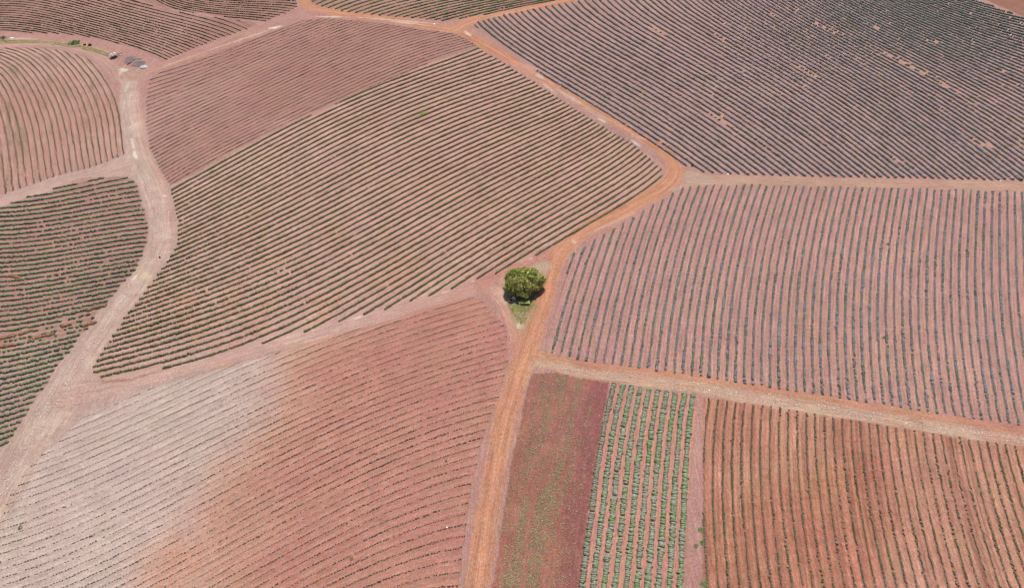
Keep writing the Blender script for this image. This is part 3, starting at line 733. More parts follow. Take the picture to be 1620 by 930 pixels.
def trace(f, n):
    """surveyed course of row n, as frame points inside the field outline"""
    P = np.array(f['poly'], float); x0, y0 = P.min(0) - 1; x1, y1 = P.max(0) + 1
    if f['way'] == 'h':
        t = f.setdefault('_g', None)
        if t is None:
            a = np.arange(x0, x1 + 1, 3.0); b = np.arange(y0 - 6, y1 + 6, 1.0)
            A, B = np.meshgrid(a, b, indexing='ij'); wx, wy, _ = px2w(A, B); U = f['fit'](wx, wy); f['_g'] = (a, b, U)
        a, b, U = f['_g']; s = np.sign(U[len(a) // 2, -1] - U[len(a) // 2, 0])
        out = []
        for i in range(len(a)):
            u = U[i] * s; k = np.argmax(u > n * s) if (u > n * s).any() else -1
            if k <= 0: out.append(np.nan); continue
            out.append(b[k - 1] + (n * s - u[k - 1]) / (u[k] - u[k - 1]) * (b[k] - b[k - 1]))
        px = a; py = np.array(out)
    else:
        t = f.setdefault('_g', None)
        if t is None:
            b = np.arange(y0, y1 + 1, 2.0); a = np.arange(x0 - 6, x1 + 6, 1.5)
            B, A = np.meshgrid(b, a, indexing='ij'); wx, wy, _ = px2w(A, B); U = f['fit'](wx, wy); f['_g'] = (b, a, U)
        b, a, U = f['_g']; s = np.sign(U[len(b) // 2, -1] - U[len(b) // 2, 0])
        out = []
        for i in range(len(b)):
            u = U[i] * s; above = u > n * s
            if not above.any() or above.all() or above[0]: out.append(np.nan); continue
            k = np.argmax(above)
            out.append(a[k - 1] + (n * s - u[k - 1]) / (u[k] - u[k - 1]) * (a[k] - a[k - 1]))
        py = b; px = np.array(out)
    ok = ~np.isnan(px) & ~np.isnan(py)
    return px[ok], py[ok]

gapw = []
for p, q, wd in GAPS:
    an, L = wang(p, q); c = px2w((p[0] + q[0]) / 2, (p[1] + q[1]) / 2); gapw.append((c[0], c[1], an, L / 2, wd))
GREEN = []   # extra green clumps in some rows
tot = 0
for key, (nm, cat, lab, grp) in ROWS.items():
    f = F[key]; S = STY[f['style']]
    cnt = 0
    rg = np.random.default_rng(hash(key) % 1000 if False else sum(map(ord, key)))
    pal = np.array([p[0] for p in S['pal']]); wts = np.array([p[1] for p in S['pal']], float); wts /= wts.sum()
    for n in range(f['n'][0], f['n'][1] + 1):
        px, py = trace(f, n)
        if len(px) < 2: continue
        wx, wy, wz = px2w(px, py)
        d = np.concatenate([[0], np.cumsum(np.hypot(np.diff(wx), np.diff(wy)))])
        if d[-1] < 1.0: continue
        s = np.arange(0, d[-1], S['sp']); s = s + rg.uniform(-.25, .25, len(s)) * S['sp']
        X = np.interp(s, d, wx); Y = np.interp(s, d, wy)
        qx = np.interp(s, d, px); qy = np.interp(s, d, py)
        keep = inpoly(qx, qy, f['poly'])
        g1 = vnoise(s, n * 13.7 + np.zeros_like(s), 1.6, 5)
        g2 = fnoise(X, Y, 9.0, 12)
        keep &= rg.random(len(s)) > S['gap'] * (0.4 + 1.6 * (g2 > .55))
        keep &= g1 > S['patch']
        if key == 'upper_right':
            for (cx, cy, an, rx, ry) in gapw:
                u = ((X - cx) * math.cos(an) + (Y - cy) * math.sin(an)) / rx; v = (-(X - cx) * math.sin(an) + (Y - cy) * math.cos(an)) / ry
                keep &= ~((np.hypot(u, v) + (fnoise(X, Y, 1.2, 34) - .5) * 1.8 < .62) & (vnoise(s, n * 9.7 + np.zeros_like(s), .7, 31) < .58))
            if n == 0: keep &= (rg.random(len(s)) < np.where(qx < 860, .75, .9))
        if key == 'left' :
            keep &= ~(inpoly(qx, qy, [(60,522),(150,486),(185,470),(185,480),(150,520),(110,526),(60,545),(0,558),(-20,560),(-20,535)]) & (rg.random(len(s)) < .6))
        if keep.sum() < 3: continue
        tx = np.gradient(X, edge_order=1) if len(X) > 2 else np.ones_like(X); ty_ = np.gradient(Y) if len(Y) > 2 else np.zeros_like(Y)
        yaw = np.arctan2(ty_, tx)
        lat = rg.normal(0, S['lat'], len(s)) + (vnoise(s, n * 5.1 + np.zeros_like(s), 5, 21) - .5) * .10
        X = X - np.sin(yaw) * lat; Y = Y + np.cos(yaw) * lat
        slow = fnoise(X, Y, 5.0, 70); rowf = rg.uniform(.92, 1.08)
        vig = (.72 + .56 * vnoise(s, n * 7.3 + np.zeros_like(s), 2.2, 9)) * rowf * (.88 + .24 * fnoise(X, Y, 25, 71))
        # plant kind along the row: patches of the palette
        pick = (rg.random(len(s)) * .55 + .45 * vnoise(s, n * 3.3 + np.zeros_like(s), 6, 15))
        pick = (pick - pick.min()) / (np.ptp(pick) + 1e-6)
        ci = np.searchsorted(np.cumsum(wts), pick * .999)
        c = pal[np.clip(ci, 0, len(pal) - 1)] * (rg.uniform(.85, 1.15, (len(s), 1)))
        if key == 'upper_right':       # greener towards the far corner, a tint standing in for distant haze
            gq = sstep(1150, 1560, qx) * sstep(150, 20, qy); c = c * (1 - .5 * gq)[:, None] + G(.120, .150, .110) * (.5 * gq)[:, None]
        if key == 'lower_left':
            pl = sstep(560, 250, qx); c = c * (1 + .5 * pl)[:, None]; vig = vig * (1 - .12 * pl)
        if key in ('leafy', 'middle', 'upper_right', 'left'): vig = .45 * vig + .55
        dead = rg.random(len(s)) < (.0 if key == 'leafy' else .035)
        c[dead] = G(.26, .17, .11)
        if key == 'leafy' and n == 0:
            c = c * .6 + G(.19, .15, .12) * .4
        size = np.stack([S['la'] * vig * rg.uniform(.85, 1.15, len(s)), S['wa'] * vig * rg.uniform(.85, 1.15, len(s)), S['h'] * vig * rg.uniform(.8, 1.2, len(s))], -1)
        if key == 'upper_right' and n == 0: size *= .9
        m = keep
        P3 = np.stack([X[m], Y[m], height(X[m], Y[m]) + .03], -1)
        o0 = P3[0].copy()
        V_, F_, C_ = stamp(P3 - o0, yaw[m], size[m], S['T'], rg.integers(0, len(S['T']), m.sum()), c[m], .12, rg)
        cnt += 1
        o = np_mesh(nm, V_, F_, C_, None, LEAF, loc=o0)
        tag(o, lab.format(o=ordinal(cnt)), cat, grp)
        tot += m.sum()
    print('rows', key, cnt)
print('plants', tot)

# ------------------------------------------------------------------ weeds and loose stones (uncountable)
def tuft_templates(count, seed):
    r = np.random.default_rng(seed); out = []
    for _ in range(count):
        v = []; f = []
        for k in range(9):
            a = r.uniform(0, 2 * math.pi); L = r.uniform(.6, 1.1); e = r.uniform(.2, .9); wd = r.uniform(.10, .2)
            d = np.array([math.cos(a) * math.cos(e), math.sin(a) * math.cos(e), math.sin(e)]); t = np.array([-math.sin(a), math.cos(a), 0])
            b = len(v); v += [t * wd * .4, -t * wd * .4, d * L * .6 + t * wd, d * L * .6 - t * wd, d * L + np.array([0, 0, -.12])]
            f += [[b, b + 1, b + 3], [b, b + 3, b + 2], [b + 2, b + 3, b + 4]]
        out.append((np.array(v), np.array(f)))
    return out
T_TUFT = tuft_templates(10, 5)
def scatter(name, qx, qy, smin, smax, pal, T, seed, hz=1.0, label=None, kind='stuff', jit=.2):
    r = np.random.default_rng(seed)
    X, Y, Z = px2w(qx, qy); n = len(X)
    s = r.uniform(smin, smax, n)
    pal = np.array(pal); c = pal[r.integers(0, len(pal), n)] * r.uniform(.8, 1.2, (n, 1))
    P3 = np.stack([X, Y, Z + .02], -1); o0 = P3[0].copy()
    V_, F_, C_ = stamp(P3 - o0, r.uniform(0, 6.28, n), np.stack([s, s, s * hz], -1), T, r.integers(0, len(T), n), c, jit, r)
    o = np_mesh(name, V_, F_, C_, None, LEAF, loc=o0)
    tag(o, label, None, None, kind)
    return o
def rand_in(poly, n, seed, dens=None):
    r = np.random.default_rng(seed); P = np.array(poly, float); lo, hi = P.min(0), P.max(0)
    K = n * 14; X = r.uniform(lo[0], hi[0], K); Y = r.uniform(lo[1], hi[1], K)
    m = inpoly(X, Y, poly)
    if dens is not None: m &= r.random(K) < dens(X, Y)
    return X[m][:n], Y[m][:n]
WEED = [G(.27,.24,.12), G(.22,.23,.10), G(.34,.27,.17), G(.38,.28,.19), G(.20,.26,.12), G(.30,.20,.12)]
def dens_pl(X, Y):
    c = np.interp(Y, [590, 700, 800, 930], [893, 880, 848, 826]); wdt = np.interp(Y, [590, 700, 930], [38, 44, 40])
    wx, wy, _ = px2w(X, Y)
    return np.exp(-((X - c) / wdt) ** 2) * (.15 + 1.3 * sstep(.4, .7, vnoise((X - c) / 7.0, wy * .12, 1.0, 81)) * (.4 + .9 * fnoise(wx, wy, 3.0, 82))) * .75 + .07
qx, qy = rand_in(F['ploughed']['poly'], 7500, 3, dens_pl)
scatter('weeds', qx, qy, .07, .20, WEED, T_TUFT, 4, 1.1)
def dens_round(X, Y):
    m = np.zeros_like(X)
    for cx, cy, rx, ry in ((20,112,13,7),(45,97,12,5),(75,96,5,6),(90,103,6,3),(14,190,3,45),(30,215,10,22),(78,128,4,10),(103,148,10,4),(145,140,4,8),(152,160,3,10),(83,203,3,9),(10,285,4,8),(128,150,4,6),(70,165,4,8),(135,200,3,8)):
        m = np.maximum(m, np.exp(-((X - cx) / rx) ** 2 - ((Y - cy) / ry) ** 2))
    return m
qx, qy = rand_in(F['round']['poly'], 1500, 6, dens_round)
scatter('weeds', qx, qy, .12, .28, [G(.20,.20,.09), G(.16,.20,.07), G(.24,.20,.12)], T_TUFT, 7, 1.0)
def dens_few(X, Y):
    wx, wy, _ = px2w(X, Y); return .05 + .9 * (fnoise(wx, wy, 7, 91) > .66)
qx, qy = rand_in(F['right']['poly'], 620, 8, dens_few); scatter('weeds', qx, qy, .08, .2, [G(.12,.22,.06), G(.16,.22,.08)], T_TUFT, 9)
qx, qy = rand_in(F['lower_right']['poly'], 800, 10, lambda X, Y: dens_few(X, Y) * sstep(1150, 1500, X) + .02); scatter('weeds', qx, qy, .08, .2, [G(.15,.23,.08), G(.18,.22,.09)], T_TUFT, 11)
qx, qy = rand_in(F['lower_left']['poly'], 500, 12, dens_few); scatter('weeds', qx, qy, .06, .15, [G(.17,.17,.08), G(.22,.17,.10)], T_TUFT, 13)
qx, qy = rand_in(F['middle']['poly'], 400, 14, dens_few); scatter('weeds', qx, qy, .10, .22, [G(.17,.22,.06), G(.20,.22,.07)], T_TUFT, 15)
qx, qy = rand_in([(800,474),(845,473),(842,484),(832,508),(822,514),(808,492)], 420, 16); scatter('grass', qx, qy, .10, .22, [G(.22,.24,.07), G(.28,.25,.12), G(.18,.21,.06)], T_TUFT, 17)
qx, qy = rand_in([(-30,63),(60,64),(130,71),(165,81),(178,88),(170,89),(125,76),(60,68.5),(-30,69)], 900, 18); scatter('dry_grass', qx, qy, .15, .4, [G(.44,.35,.18), G(.40,.32,.14), G(.48,.38,.23), G(.32,.29,.11)], T_TUFT, 19)
STONE = [G(.50,.42,.36), G(.44,.34,.29), G(.58,.52,.46)]
T_ST = templates(1, 6, .3, 33, .35)
qx, qy = rand_in([(880,577),(1000,590),(1200,618),(1400,650),(1620,688),(1680,698),(1680,712),(1400,668),(1200,636),(1000,606),(900,590)], 1500, 20, lambda X, Y: .3 + .7 * (fnoise(*px2w(X, Y)[:2], 3, 83) > .5))
scatter('gravel', qx, qy, .04, .11, STONE + [G(.34,.24,.19)], T_ST, 21, .7)
qx, qy = rand_in([(200,130),(215,130),(216,220),(262,330),(256,400),(200,480),(110,620),(20,760),(0,800),(-20,800),(60,640),(150,530),(236,400),(240,330),(204,240)], 1500, 22)
scatter('gravel', qx, qy, .04, .12, STONE, T_ST, 23, .7)
qx, qy = rand_in([(815,95),(860,112),(950,175),(1035,238),(1050,262),(1040,262),(1000,228),(940,190),(860,140)], 700, 24)
scatter('gravel', qx, qy, .05, .13, STONE, T_ST, 25, .7)

# ------------------------------------------------------------------ single plants on their own
def at(px, py):
    X, Y, Z = px2w(px, py); return float(X), float(Y), float(Z)
def clump(name, px, py, r0, h, pal, label, cat, n=26, seed=0, group=None, T=None, ground=.0):
    r = np.random.default_rng(seed); X, Y, Z = at(px, py)
    a = r.uniform(0, 6.28, n); d = np.sqrt(r.random(n)) * r0
    P3 = np.stack([np.cos(a) * d, np.sin(a) * d, np.zeros(n)], -1)
    s = r.uniform(.45, .8, n) * r0 * .7
    pal = np.array(pal); c = pal[r.integers(0, len(pal), n)] * r.uniform(.8, 1.2, (n, 1))
    V_, F_, C_ = stamp(P3, r.uniform(0, 6.28, n), np.stack([s, s, np.full(n, h) * r.uniform(.6, 1.1, n)], -1), T or T_TUFT, r.integers(0, len(T or T_TUFT), n), c, .2, r)
    o = np_mesh(name, V_, F_, C_, None, LEAF, loc=(X, Y, Z + .02)); tag(o, label, cat, group); return o
GR = [G(.14,.24,.07), G(.18,.27,.09), G(.12,.20,.06)]
clump('weed_plant', 1110, 838, .45, .3, GR, 'bright green weed, upper one of the group between leafy bed and olive rows', 'weed', 24, 1, 'green weeds beside the leafy bed')
clump('weed_plant', 1101, 863, .32, .25, GR, 'small bright green weed standing alone in the bare pink strip', 'weed', 18, 2, 'green weeds beside the leafy bed')
clump('weed_plant', 1112, 858, .40, .3, GR, 'green weed right of the small one at the edge of the bare strip', 'weed', 20, 3, 'green weeds beside the leafy bed')
clump('weed_plant', 1114, 922, .5, .3, GR, 'green weed at the bottom edge beside the first olive row', 'weed', 26, 4, 'green weeds beside the leafy bed')
clump('weed_plant', 1145, 725, .25, .25, GR, 'small green weed between the first two olive rows', 'weed', 12, 5, 'green weeds beside the leafy bed')
clump('shrub', 1405, 387, .34, .4, [G(.10,.16,.05), G(.15,.12,.05)], 'dark green shrub growing between lavender rows of the right field', 'shrub', 26, 6)
clump('shrub', 1399, 534, .35, .45, GR, 'light green shrub low in the right field between two lavender rows', 'shrub', 20, 7)
clump('shrub', 119, 68.5, 1.2, .8, [G(.12,.20,.09), G(.16,.22,.10), G(.10,.15,.06)], 'leafy green shrub in the dry grass above the round field', 'shrub', 44, 8)
clump('shrub', 111, 69.5, .9, .5, [G(.15,.20,.08), G(.18,.22,.10)], 'low pale green shrub left of the taller one in dry grass', 'shrub', 30, 9)
clump('shrub', 134, 72, .30, .45, [G(.06,.06,.04)], 'tiny dark round shrub, left of two on bare soil by the trailer', 'shrub', 14, 10, None, T_MD)
clump('shrub', 142.5, 72.6, .34, .5, [G(.06,.06,.04)], 'tiny dark round shrub, right of two on bare soil by the trailer', 'shrub', 14, 11, None, T_MD)
clump('shrub', 3, 61, .9, .6, [G(.15,.13,.07), G(.10,.12,.05)], 'brown green shrub at the left edge above the yellow grass', 'shrub', 30, 12)
clump('shrub', 667, 178.5, .9, .35, [G(.30,.30,.06), G(.24,.28,.07)], 'yellow green weed patch inside the hedges of the middle field', 'shrub', 34, 13)
clump('shrub', 32, 834, .32, .25, [G(.14,.17,.07), G(.18,.17,.08)], 'green weed among seedlings at the lower left edge', 'weed', 20, 14)
clump('shrub', 556, 883, .26, .25, GR, 'bright green weed among seedlings near the bottom centre', 'weed', 16, 15)
clump('shrub', 706, 729, .15, .2, [G(.13,.15,.08)], 'dark green weed in a seedling row near the orange track', 'weed', 14, 16, None, T_MD)

# dried strips in the left field
DRY = [G(.26,.13,.07), G(.30,.16,.08), G(.22,.12,.07)]
dry = [((0,549),(26,545),'lowest rusty dried strip touching the left edge'), ((44,538),(86,528),'longest rusty dried strip inside the left field'), ((31,529),(52,522),'short orange brown dried strip above the long rusty one'),
       ((100,516),(111,513),'shortest rusty dried strip beside the pale track'), ((130,516),(152,510),'rusty dried strip ending at the pale track'), ((137,491),(168,483),'olive brown dried strip topmost beside the pale track'), ((-8,538),(26,530),'upper rusty dried strip touching the left edge'), ((18,437),(44,443),'small brown dried strip high in the left field')]
for i, (p, q, lb) in enumerate(dry):
    a = at(*p); b = at(*q); L = math.hypot(b[0] - a[0], b[1] - a[1]); n = int(L / .07)
    r = np.random.default_rng(40 + i); s = np.sort(r.random(n)); yaw = math.atan2(b[1] - a[1], b[0] - a[0])
    X = a[0] + (b[0] - a[0]) * s + r.normal(0, .09, n); Y = a[1] + (b[1] - a[1]) * s + r.normal(0, .09, n)
    P3 = np.stack([X - a[0], Y - a[1], height(X, Y) - a[2] + .02], -1)
    if i == 7: P3 *= .5
    sz = r.uniform(.18, .32, n)
    pal = np.array(DRY) if i != 5 else np.array([G(.17,.13,.06), G(.22,.15,.07)])
    V_, F_, C_ = stamp(P3, np.full(n, yaw), np.stack([sz, sz, sz], -1), T_MD, r.integers(0, len(T_MD), n), pal[r.integers(0, len(pal), n)], .2, r)
    o = np_mesh('dried_row', V_, F_, C_, None, LEAF, loc=a); tag(o, lb, 'dried plants', 'dried strips in the left field')

# ------------------------------------------------------------------ the lone tree
tx0, ty0, tz0 = at(828.5, 455.5)
tree = empty('broad_tree', (tx0, ty0, tz0)); tag(tree, 'lone round green tree on the grass island between the orange tracks', 'tree')
def tube(V0, F0, p, q, r0, r1, k=7):
    p = np.array(p); q = np.array(q); d = (q - p) / np.linalg.norm(q - p)
    u = np.cross(d, [.3, .8, .1]); u /= np.linalg.norm(u); v = np.cross(d, u); b = len(V0)
    for i in range(k):
        a = 2 * math.pi * i / k; V0.append(p + r0 * (math.cos(a) * u + math.sin(a) * v))
    for i in range(k):
        a = 2 * math.pi * i / k; V0.append(q + r1 * (math.cos(a) * u + math.sin(a) * v))
    for i in range(k): F0.append([b + i, b + (i + 1) % k, b + k + (i + 1) % k, b + k + i])
BARK = plain('bark', (.16, .11, .08), .9, 8)
tv, tf = [], []
r = np.random.default_rng(99)
tube(tv, tf, (0, 0, -.2), (.05, 0, 1.0), .34, .26); tube(tv, tf, (.05, 0, 1.0), (0, .1, 1.5), .26, .22)
tips = []
for k in range(9):
    a = k * 2 * math.pi / 9 + r.uniform(-.2, .2); m_ = np.array([math.cos(a) * 1.5, math.sin(a) * 1.5, 1.9 + r.uniform(-.2, .3)])
    tube(tv, tf, (0, .05, 1.3), m_, .16, .09, 6)
    for j in range(3):
        e = m_ + np.array([math.cos(a + r.uniform(-.6, .6)) * 1.4, math.sin(a + r.uniform(-.6, .6)) * 1.4, r.uniform(0, .7)])
        tube(tv, tf, m_, e, .08, .03, 5)
np_mesh('trunk', np.array(tv), np.array(tf), None, None, BARK, parent=tree)
# crown: whorls of long leaves on an uneven dome
cv, cf, cc = [], [], []
def crown_r(a, e):
    return 1 + .03 * math.sin(2 * a + .4) + .05 * math.sin(3 * a + 1.1) + .06 * math.sin(5 * a + 2.0) * math.cos(e) + .06 * math.sin(7 * a + 4 * e)
LEAFC = [G(.38,.40,.10), G(.54,.50,.16), G(.19,.26,.065), G(.42,.38,.14), G(.13,.19,.06), G(.38,.29,.14)]
for q in range(1500):
    a = r.uniform(0, 2 * math.pi); e = math.asin(r.uniform(-.55, 1.0)); sh = crown_r(a, e) * (1 if r.random() < .72 else r.uniform(.55, .95)) * r.uniform(.9, 1.05)
    c0 = np.array([math.cos(a) * math.cos(e) * 3.40 * sh, math.sin(a) * math.cos(e) * 3.0 * sh, 1.75 + math.sin(e) * 1.95 * sh])
    if vnoise(np.array([a * 3.0]), np.array([e * 3.5]), .8, 77)[0] < .20: continue
    nrm = np.array([math.cos(a) * math.cos(e), math.sin(a) * math.cos(e), math.sin(e) + .35]); nrm /= np.linalg.norm(nrm)
    base_c = LEAFC[r.choice(6, p=[.28, .22, .2, .12, .1, .08])]
    for l in range(11):
        d = nrm * r.uniform(.1, .8) + r.normal(0, .62, 3); d /= np.linalg.norm(d)
        L = r.uniform(.34, .62); wd = L * .13
        t = np.cross(d, nrm + r.normal(0, .4, 3)); t /= np.linalg.norm(t) + 1e-6
        b = len(cv); p = c0 + d * .05
        dr = np.array([0, 0, -.12 * L])
        cv += [p, p + d * L * .5 + t * wd, p + d * L + dr, p + d * L * .5 - t * wd]
        cf.append([b, b + 1, b + 2, b + 3]); c_ = base_c * r.choice([.55, .8, 1.0, 1.35, 1.7]); cc += [c_] * 4
np_mesh('crown', np.array(cv), np.array(cf), np.clip(np.array(cc), 0, 1), None, TREELEAF, parent=tree)

# ------------------------------------------------------------------ small things
def bm_obj(name, bm, mat, parent=None, loc=(0, 0, 0), rot=(0, 0, 0), bevel=0.0, smooth=False):
    if bevel:
        bmesh.ops.bevel(bm, geom=bm.edges[:], offset=bevel, segments=2, affect='EDGES', clamp_overlap=True)
    me = bpy.data.meshes.new(name); bm.to_mesh(me); bm.free(); me.materials.append(mat)
    if smooth: me.polygons.foreach_set('use_smooth', [True] * len(me.polygons))
    o = bpy.data.objects.new(name, me); C.objects.link(o); o.location = loc; o.rotation_euler = rot
    if parent: o.parent = parent
    return o
def box(bm, c, s, rz=0):
    M = Matrix.Translation(c) @ Matrix.Rotation(rz, 4, 'Z') @ Matrix.Diagonal((*s, 1))
    return bmesh.ops.create_cube(bm, size=1.0, matrix=M)
def cyl(bm, p, q, r1, r2=None, seg=16):
    p, q = Vector(p), Vector(q); d = q - p
    M = Matrix.Translation((p + q) / 2) @ d.to_track_quat('Z', 'Y').to_matrix().to_4x4()
    bmesh.ops.create_cone(bm, cap_ends=True, segments=seg, radius1=r1, radius2=r2 if r2 is not None else r1, depth=d.length, matrix=M)
def rock(name, px, py, s, mat, label, cat='stone', seed=0, group=None, rz=0.0, dz=0.0):
    rr_ = random.Random(seed); bm = bmesh.new(); bmesh.ops.create_icosphere(bm, subdivisions=3, radius=1.0)
    ph = [rr_.uniform(0, 6) for _ in range(6)]
    for v in bm.verts:
        c = v.co; k = 1 + .14 * math.sin(3 * c.x + ph[0]) + .12 * math.sin(4 * c.y + ph[1]) + .10 * math.sin(5 * c.z + ph[2]) + .05 * math.sin(9 * c.x + 7 * c.y + ph[3])
        v.co = Vector((c.x * s[0] * k, c.y * s[1] * k, max(-.3, c.z) * s[2] * k))
    X, Y, Z = at(px, py)
    o = bm_obj(name, bm, mat, None, (X, Y, Z + dz), (0, 0, rz)); tag(o, label, cat, group); return o

WHITE = plain('white_plastic', (.80, .80, .78), .5, 4, .08)
PALE = plain('pale_stone', (.62, .48, .42), .9, 5, .2)
DARK = plain('dark_rubber', (.03, .03, .032), .8)
METAL = plain('grey_metal', (.32, .30, .30), .45, 6, .2, .6)
RUST = plain('rusty_steel', (.20, .11, .08), .7, 8, .3, .3)
GREENP = plain('faded_green_paint', (.30, .30, .10), .8, 3, .25)

# under the tree
rock('boulder', 812.5, 473, (.48, .36, .62), PALE, 'pale pink boulder at the shaded foot of the lone tree', 'boulder', 3, None, .4)
X, Y, Z = at(808.5, 477.5)
bm = bmesh.new()
segs, ring = 28, 10
R1, r1 = .33, .16
vv = []
for i in range(segs):
    a = 2 * math.pi * i / segs; row = []
    for j in range(ring):
        b = 2 * math.pi * j / ring; rr0 = R1 + r1 * math.cos(b) * (1 + .03 * (i % 2))
        row.append(bm.verts.new((rr0 * math.cos(a), rr0 * math.sin(a), .16 + r1 * math.sin(b))))
    vv.append(row)
for i in range(segs):
    for j in range(ring): bm.faces.new((vv[i][j], vv[(i + 1) % segs][j], vv[(i + 1) % segs][(j + 1) % ring], vv[i][(j + 1) % ring]))
cyl(bm, (0, 0, .02), (0, 0, .12), .30, .30, 24)
o = bm_obj('tyre', bm, DARK, None, (X, Y, Z + .02)); tag(o, 'black round tyre shape standing in for the dark shadow beside the pink boulder', 'tyre')  # black ring shape takes the place of a round cast shadow
rock('stone_block', 822, 479.5, (.22, .30, .34), plain('cream_stone', (.78, .58, .46), .9), 'cream coloured stone at the left end of the green bench', 'stone', 5, None, .2)
bx0, by0, bz0 = at(831, 480)
bench = empty('park_bench', (bx0, by0, bz0), .02); tag(bench, 'low faded green bench on the grass just below the lone tree', 'bench')
bm = bmesh.new()
for j in range(4): box(bm, (0, -.33 + j * .22, .42), (1.75, .19, .05))
bm_obj('seat', bm, GREENP, bench)
for sx in (-.7, .7):
    for sy in (-.3, .3):
        bm = bmesh.new(); box(bm, (sx, sy, .195), (.08, .08, .39)); bm_obj('leg', bm, RUST, bench)

# trailer with two drums
X, Y, Z = at(181, 91)
an, _ = wang((176, 93), (190, 88))
tr = empty('trailer', (X, Y, Z), an); tag(tr, 'small flat farm trailer parked on bare soil above the round field', 'trailer')
bm = bmesh.new(); box(bm, (0, 0, .55), (1.9, 1.15, .10))
for sy in (-.55, .55): box(bm, (0, sy, .70), (1.9, .05, .22))
box(bm, (-.93, 0, .70), (.05, 1.05, .22)); box(bm, (.93, 0, .70), (.05, 1.05, .22))
bm_obj('bed', bm, plain('cream_boards', (.62, .52, .46), .8), tr)
for sy in (-.68, .68):
    wl = bpy.data.objects.new('wheel', None); C.objects.link(wl); wl.parent = tr; wl.location = (-.1, sy, .32)
    bm = bmesh.new(); cyl(bm, (0, -.09, 0), (0, .09, 0), .32, .32, 24); bm_obj('tyre', bm, DARK, wl, bevel=.02)
    bm = bmesh.new(); cyl(bm, (0, -.10, 0), (0, .10, 0), .17, .17, 16); bm_obj('rim', bm, METAL, wl)
bm = bmesh.new(); cyl(bm, (.9, -.35, .5), (2.2, 0, .45), .045); cyl(bm, (.9, .35, .5), (2.2, 0, .45), .045); cyl(bm, (2.1, 0, .45), (2.5, 0, .45), .06); cyl(bm, (2.2, 0, .02), (2.2, 0, .5), .035)
bm_obj('drawbar', bm, RUST, tr)
for k, (ox, lb) in enumerate(((-.45, 'shiny white drum standing on the rear left of the small trailer'), (.42, 'shiny white drum on the trailer, nearest the drawbar'))):
    p = Vector((ox, .08, .60)); p.rotate(Matrix.Rotation(an, 3, 'Z'))
    dr_ = empty('drum', (X + p.x, Y + p.y, Z + .61), an); tag(dr_, lb, 'drum', 'white drums on the trailer')
    bm = bmesh.new(); cyl(bm, (0, 0, 0), (0, 0, .50), .30, .30, 24); cyl(bm, (0, 0, .502), (0, 0, .58), .27, .14, 24); bm_obj('barrel', bm, WHITE, dr_, bevel=.02)
    bm = bmesh.new(); cyl(bm, (0, 0, .583), (0, 0, .64), .10, .10, 14); bm_obj('lid', bm, METAL, dr_)
# low clutter behind the drawbar
rock('sack', 190.5, 88, (.55, .35, .35), plain('tan_sack', (.42, .36, .26), .9), 'tan bulging sack lying beside the trailer drawbar', 'sack', 8)
rock('sack', 193.5, 86.8, (.32, .28, .3), plain('grey_sack', (.34, .33, .42), .9), 'small bluish grey sack at the tip of the drawbar', 'sack', 9)

# brush heaps and pale heap
def brush(px, py, rx, ry, n, label, seed, rz=0.0, hh=.5):
    r = np.random.default_rng(seed); X, Y, Z = at(px, py); v, f = [], []
    for k in range(n):
        a = r.uniform(0, 6.28); d = math.sqrt(r.random()); c0 = np.array([math.cos(a) * d * rx, math.sin(a) * d * ry, (1 - d) * hh * r.random() + .04])
        t = r.uniform(0, 6.28); L = r.uniform(.5, 1.3); dd = np.array([math.cos(t) * L, math.sin(t) * L * .8, r.uniform(-.1, .35)]) / 2
        tube(v, f, c0 - dd * np.array([1, 1, .4]), c0 + dd, r.uniform(.025, .05), .012, 4)
    o = np_mesh('brush_heap', np.array(v), np.array(f), None, None, plain('dead_wood_%d' % seed, (.36, .35, .35), .9, 3, .45), loc=(X, Y, Z)); o.rotation_euler = (0, 0, rz)
    tag(o, label, 'brush heap'); return o
brush(205, 95, 1.5, 1.9, 120, 'tangled grey heap of cut branches right of the trailer', 71, 0, .6)
brush(215, 94.5, 1.6, .8, 50, 'thin scattered grey branches on top right of the larger heap', 72, 0, .3)
brush(219, 101.5, 1.8, 1.7, 150, 'darker grey branch heap beside the pale blue heap', 73, 0, .6)
rock('ash_heap', 228, 106.5, (1.25, .85, .22), plain('pale_blue_ash', (.33, .37, .39), .95, 3, .3), 'pale blue white ash heap below the grey branches', 'heap', 12)
X, Y, Z = at(205.5, 101)
bm = bmesh.new(); cyl(bm, (-.35, -.5, .12), (.35, .6, .14), .10, .08, 10); cyl(bm, (-.45, -.65, .12), (-.2, -.3, .12), .16, .12, 10)
o = bm_obj('log', bm, plain('dark_log', (.09, .05, .045), .9), None, (X, Y, Z)); tag(o, 'short dark log lying below the grey branch heap', 'log')
rock('plastic_sheet', 18, 61, (.7, .35, .12), plain('crumpled_white_sheet', (.66, .68, .62), .7), 'crumpled whitish sheet on the soil at the upper left edge', 'sheet', 14)
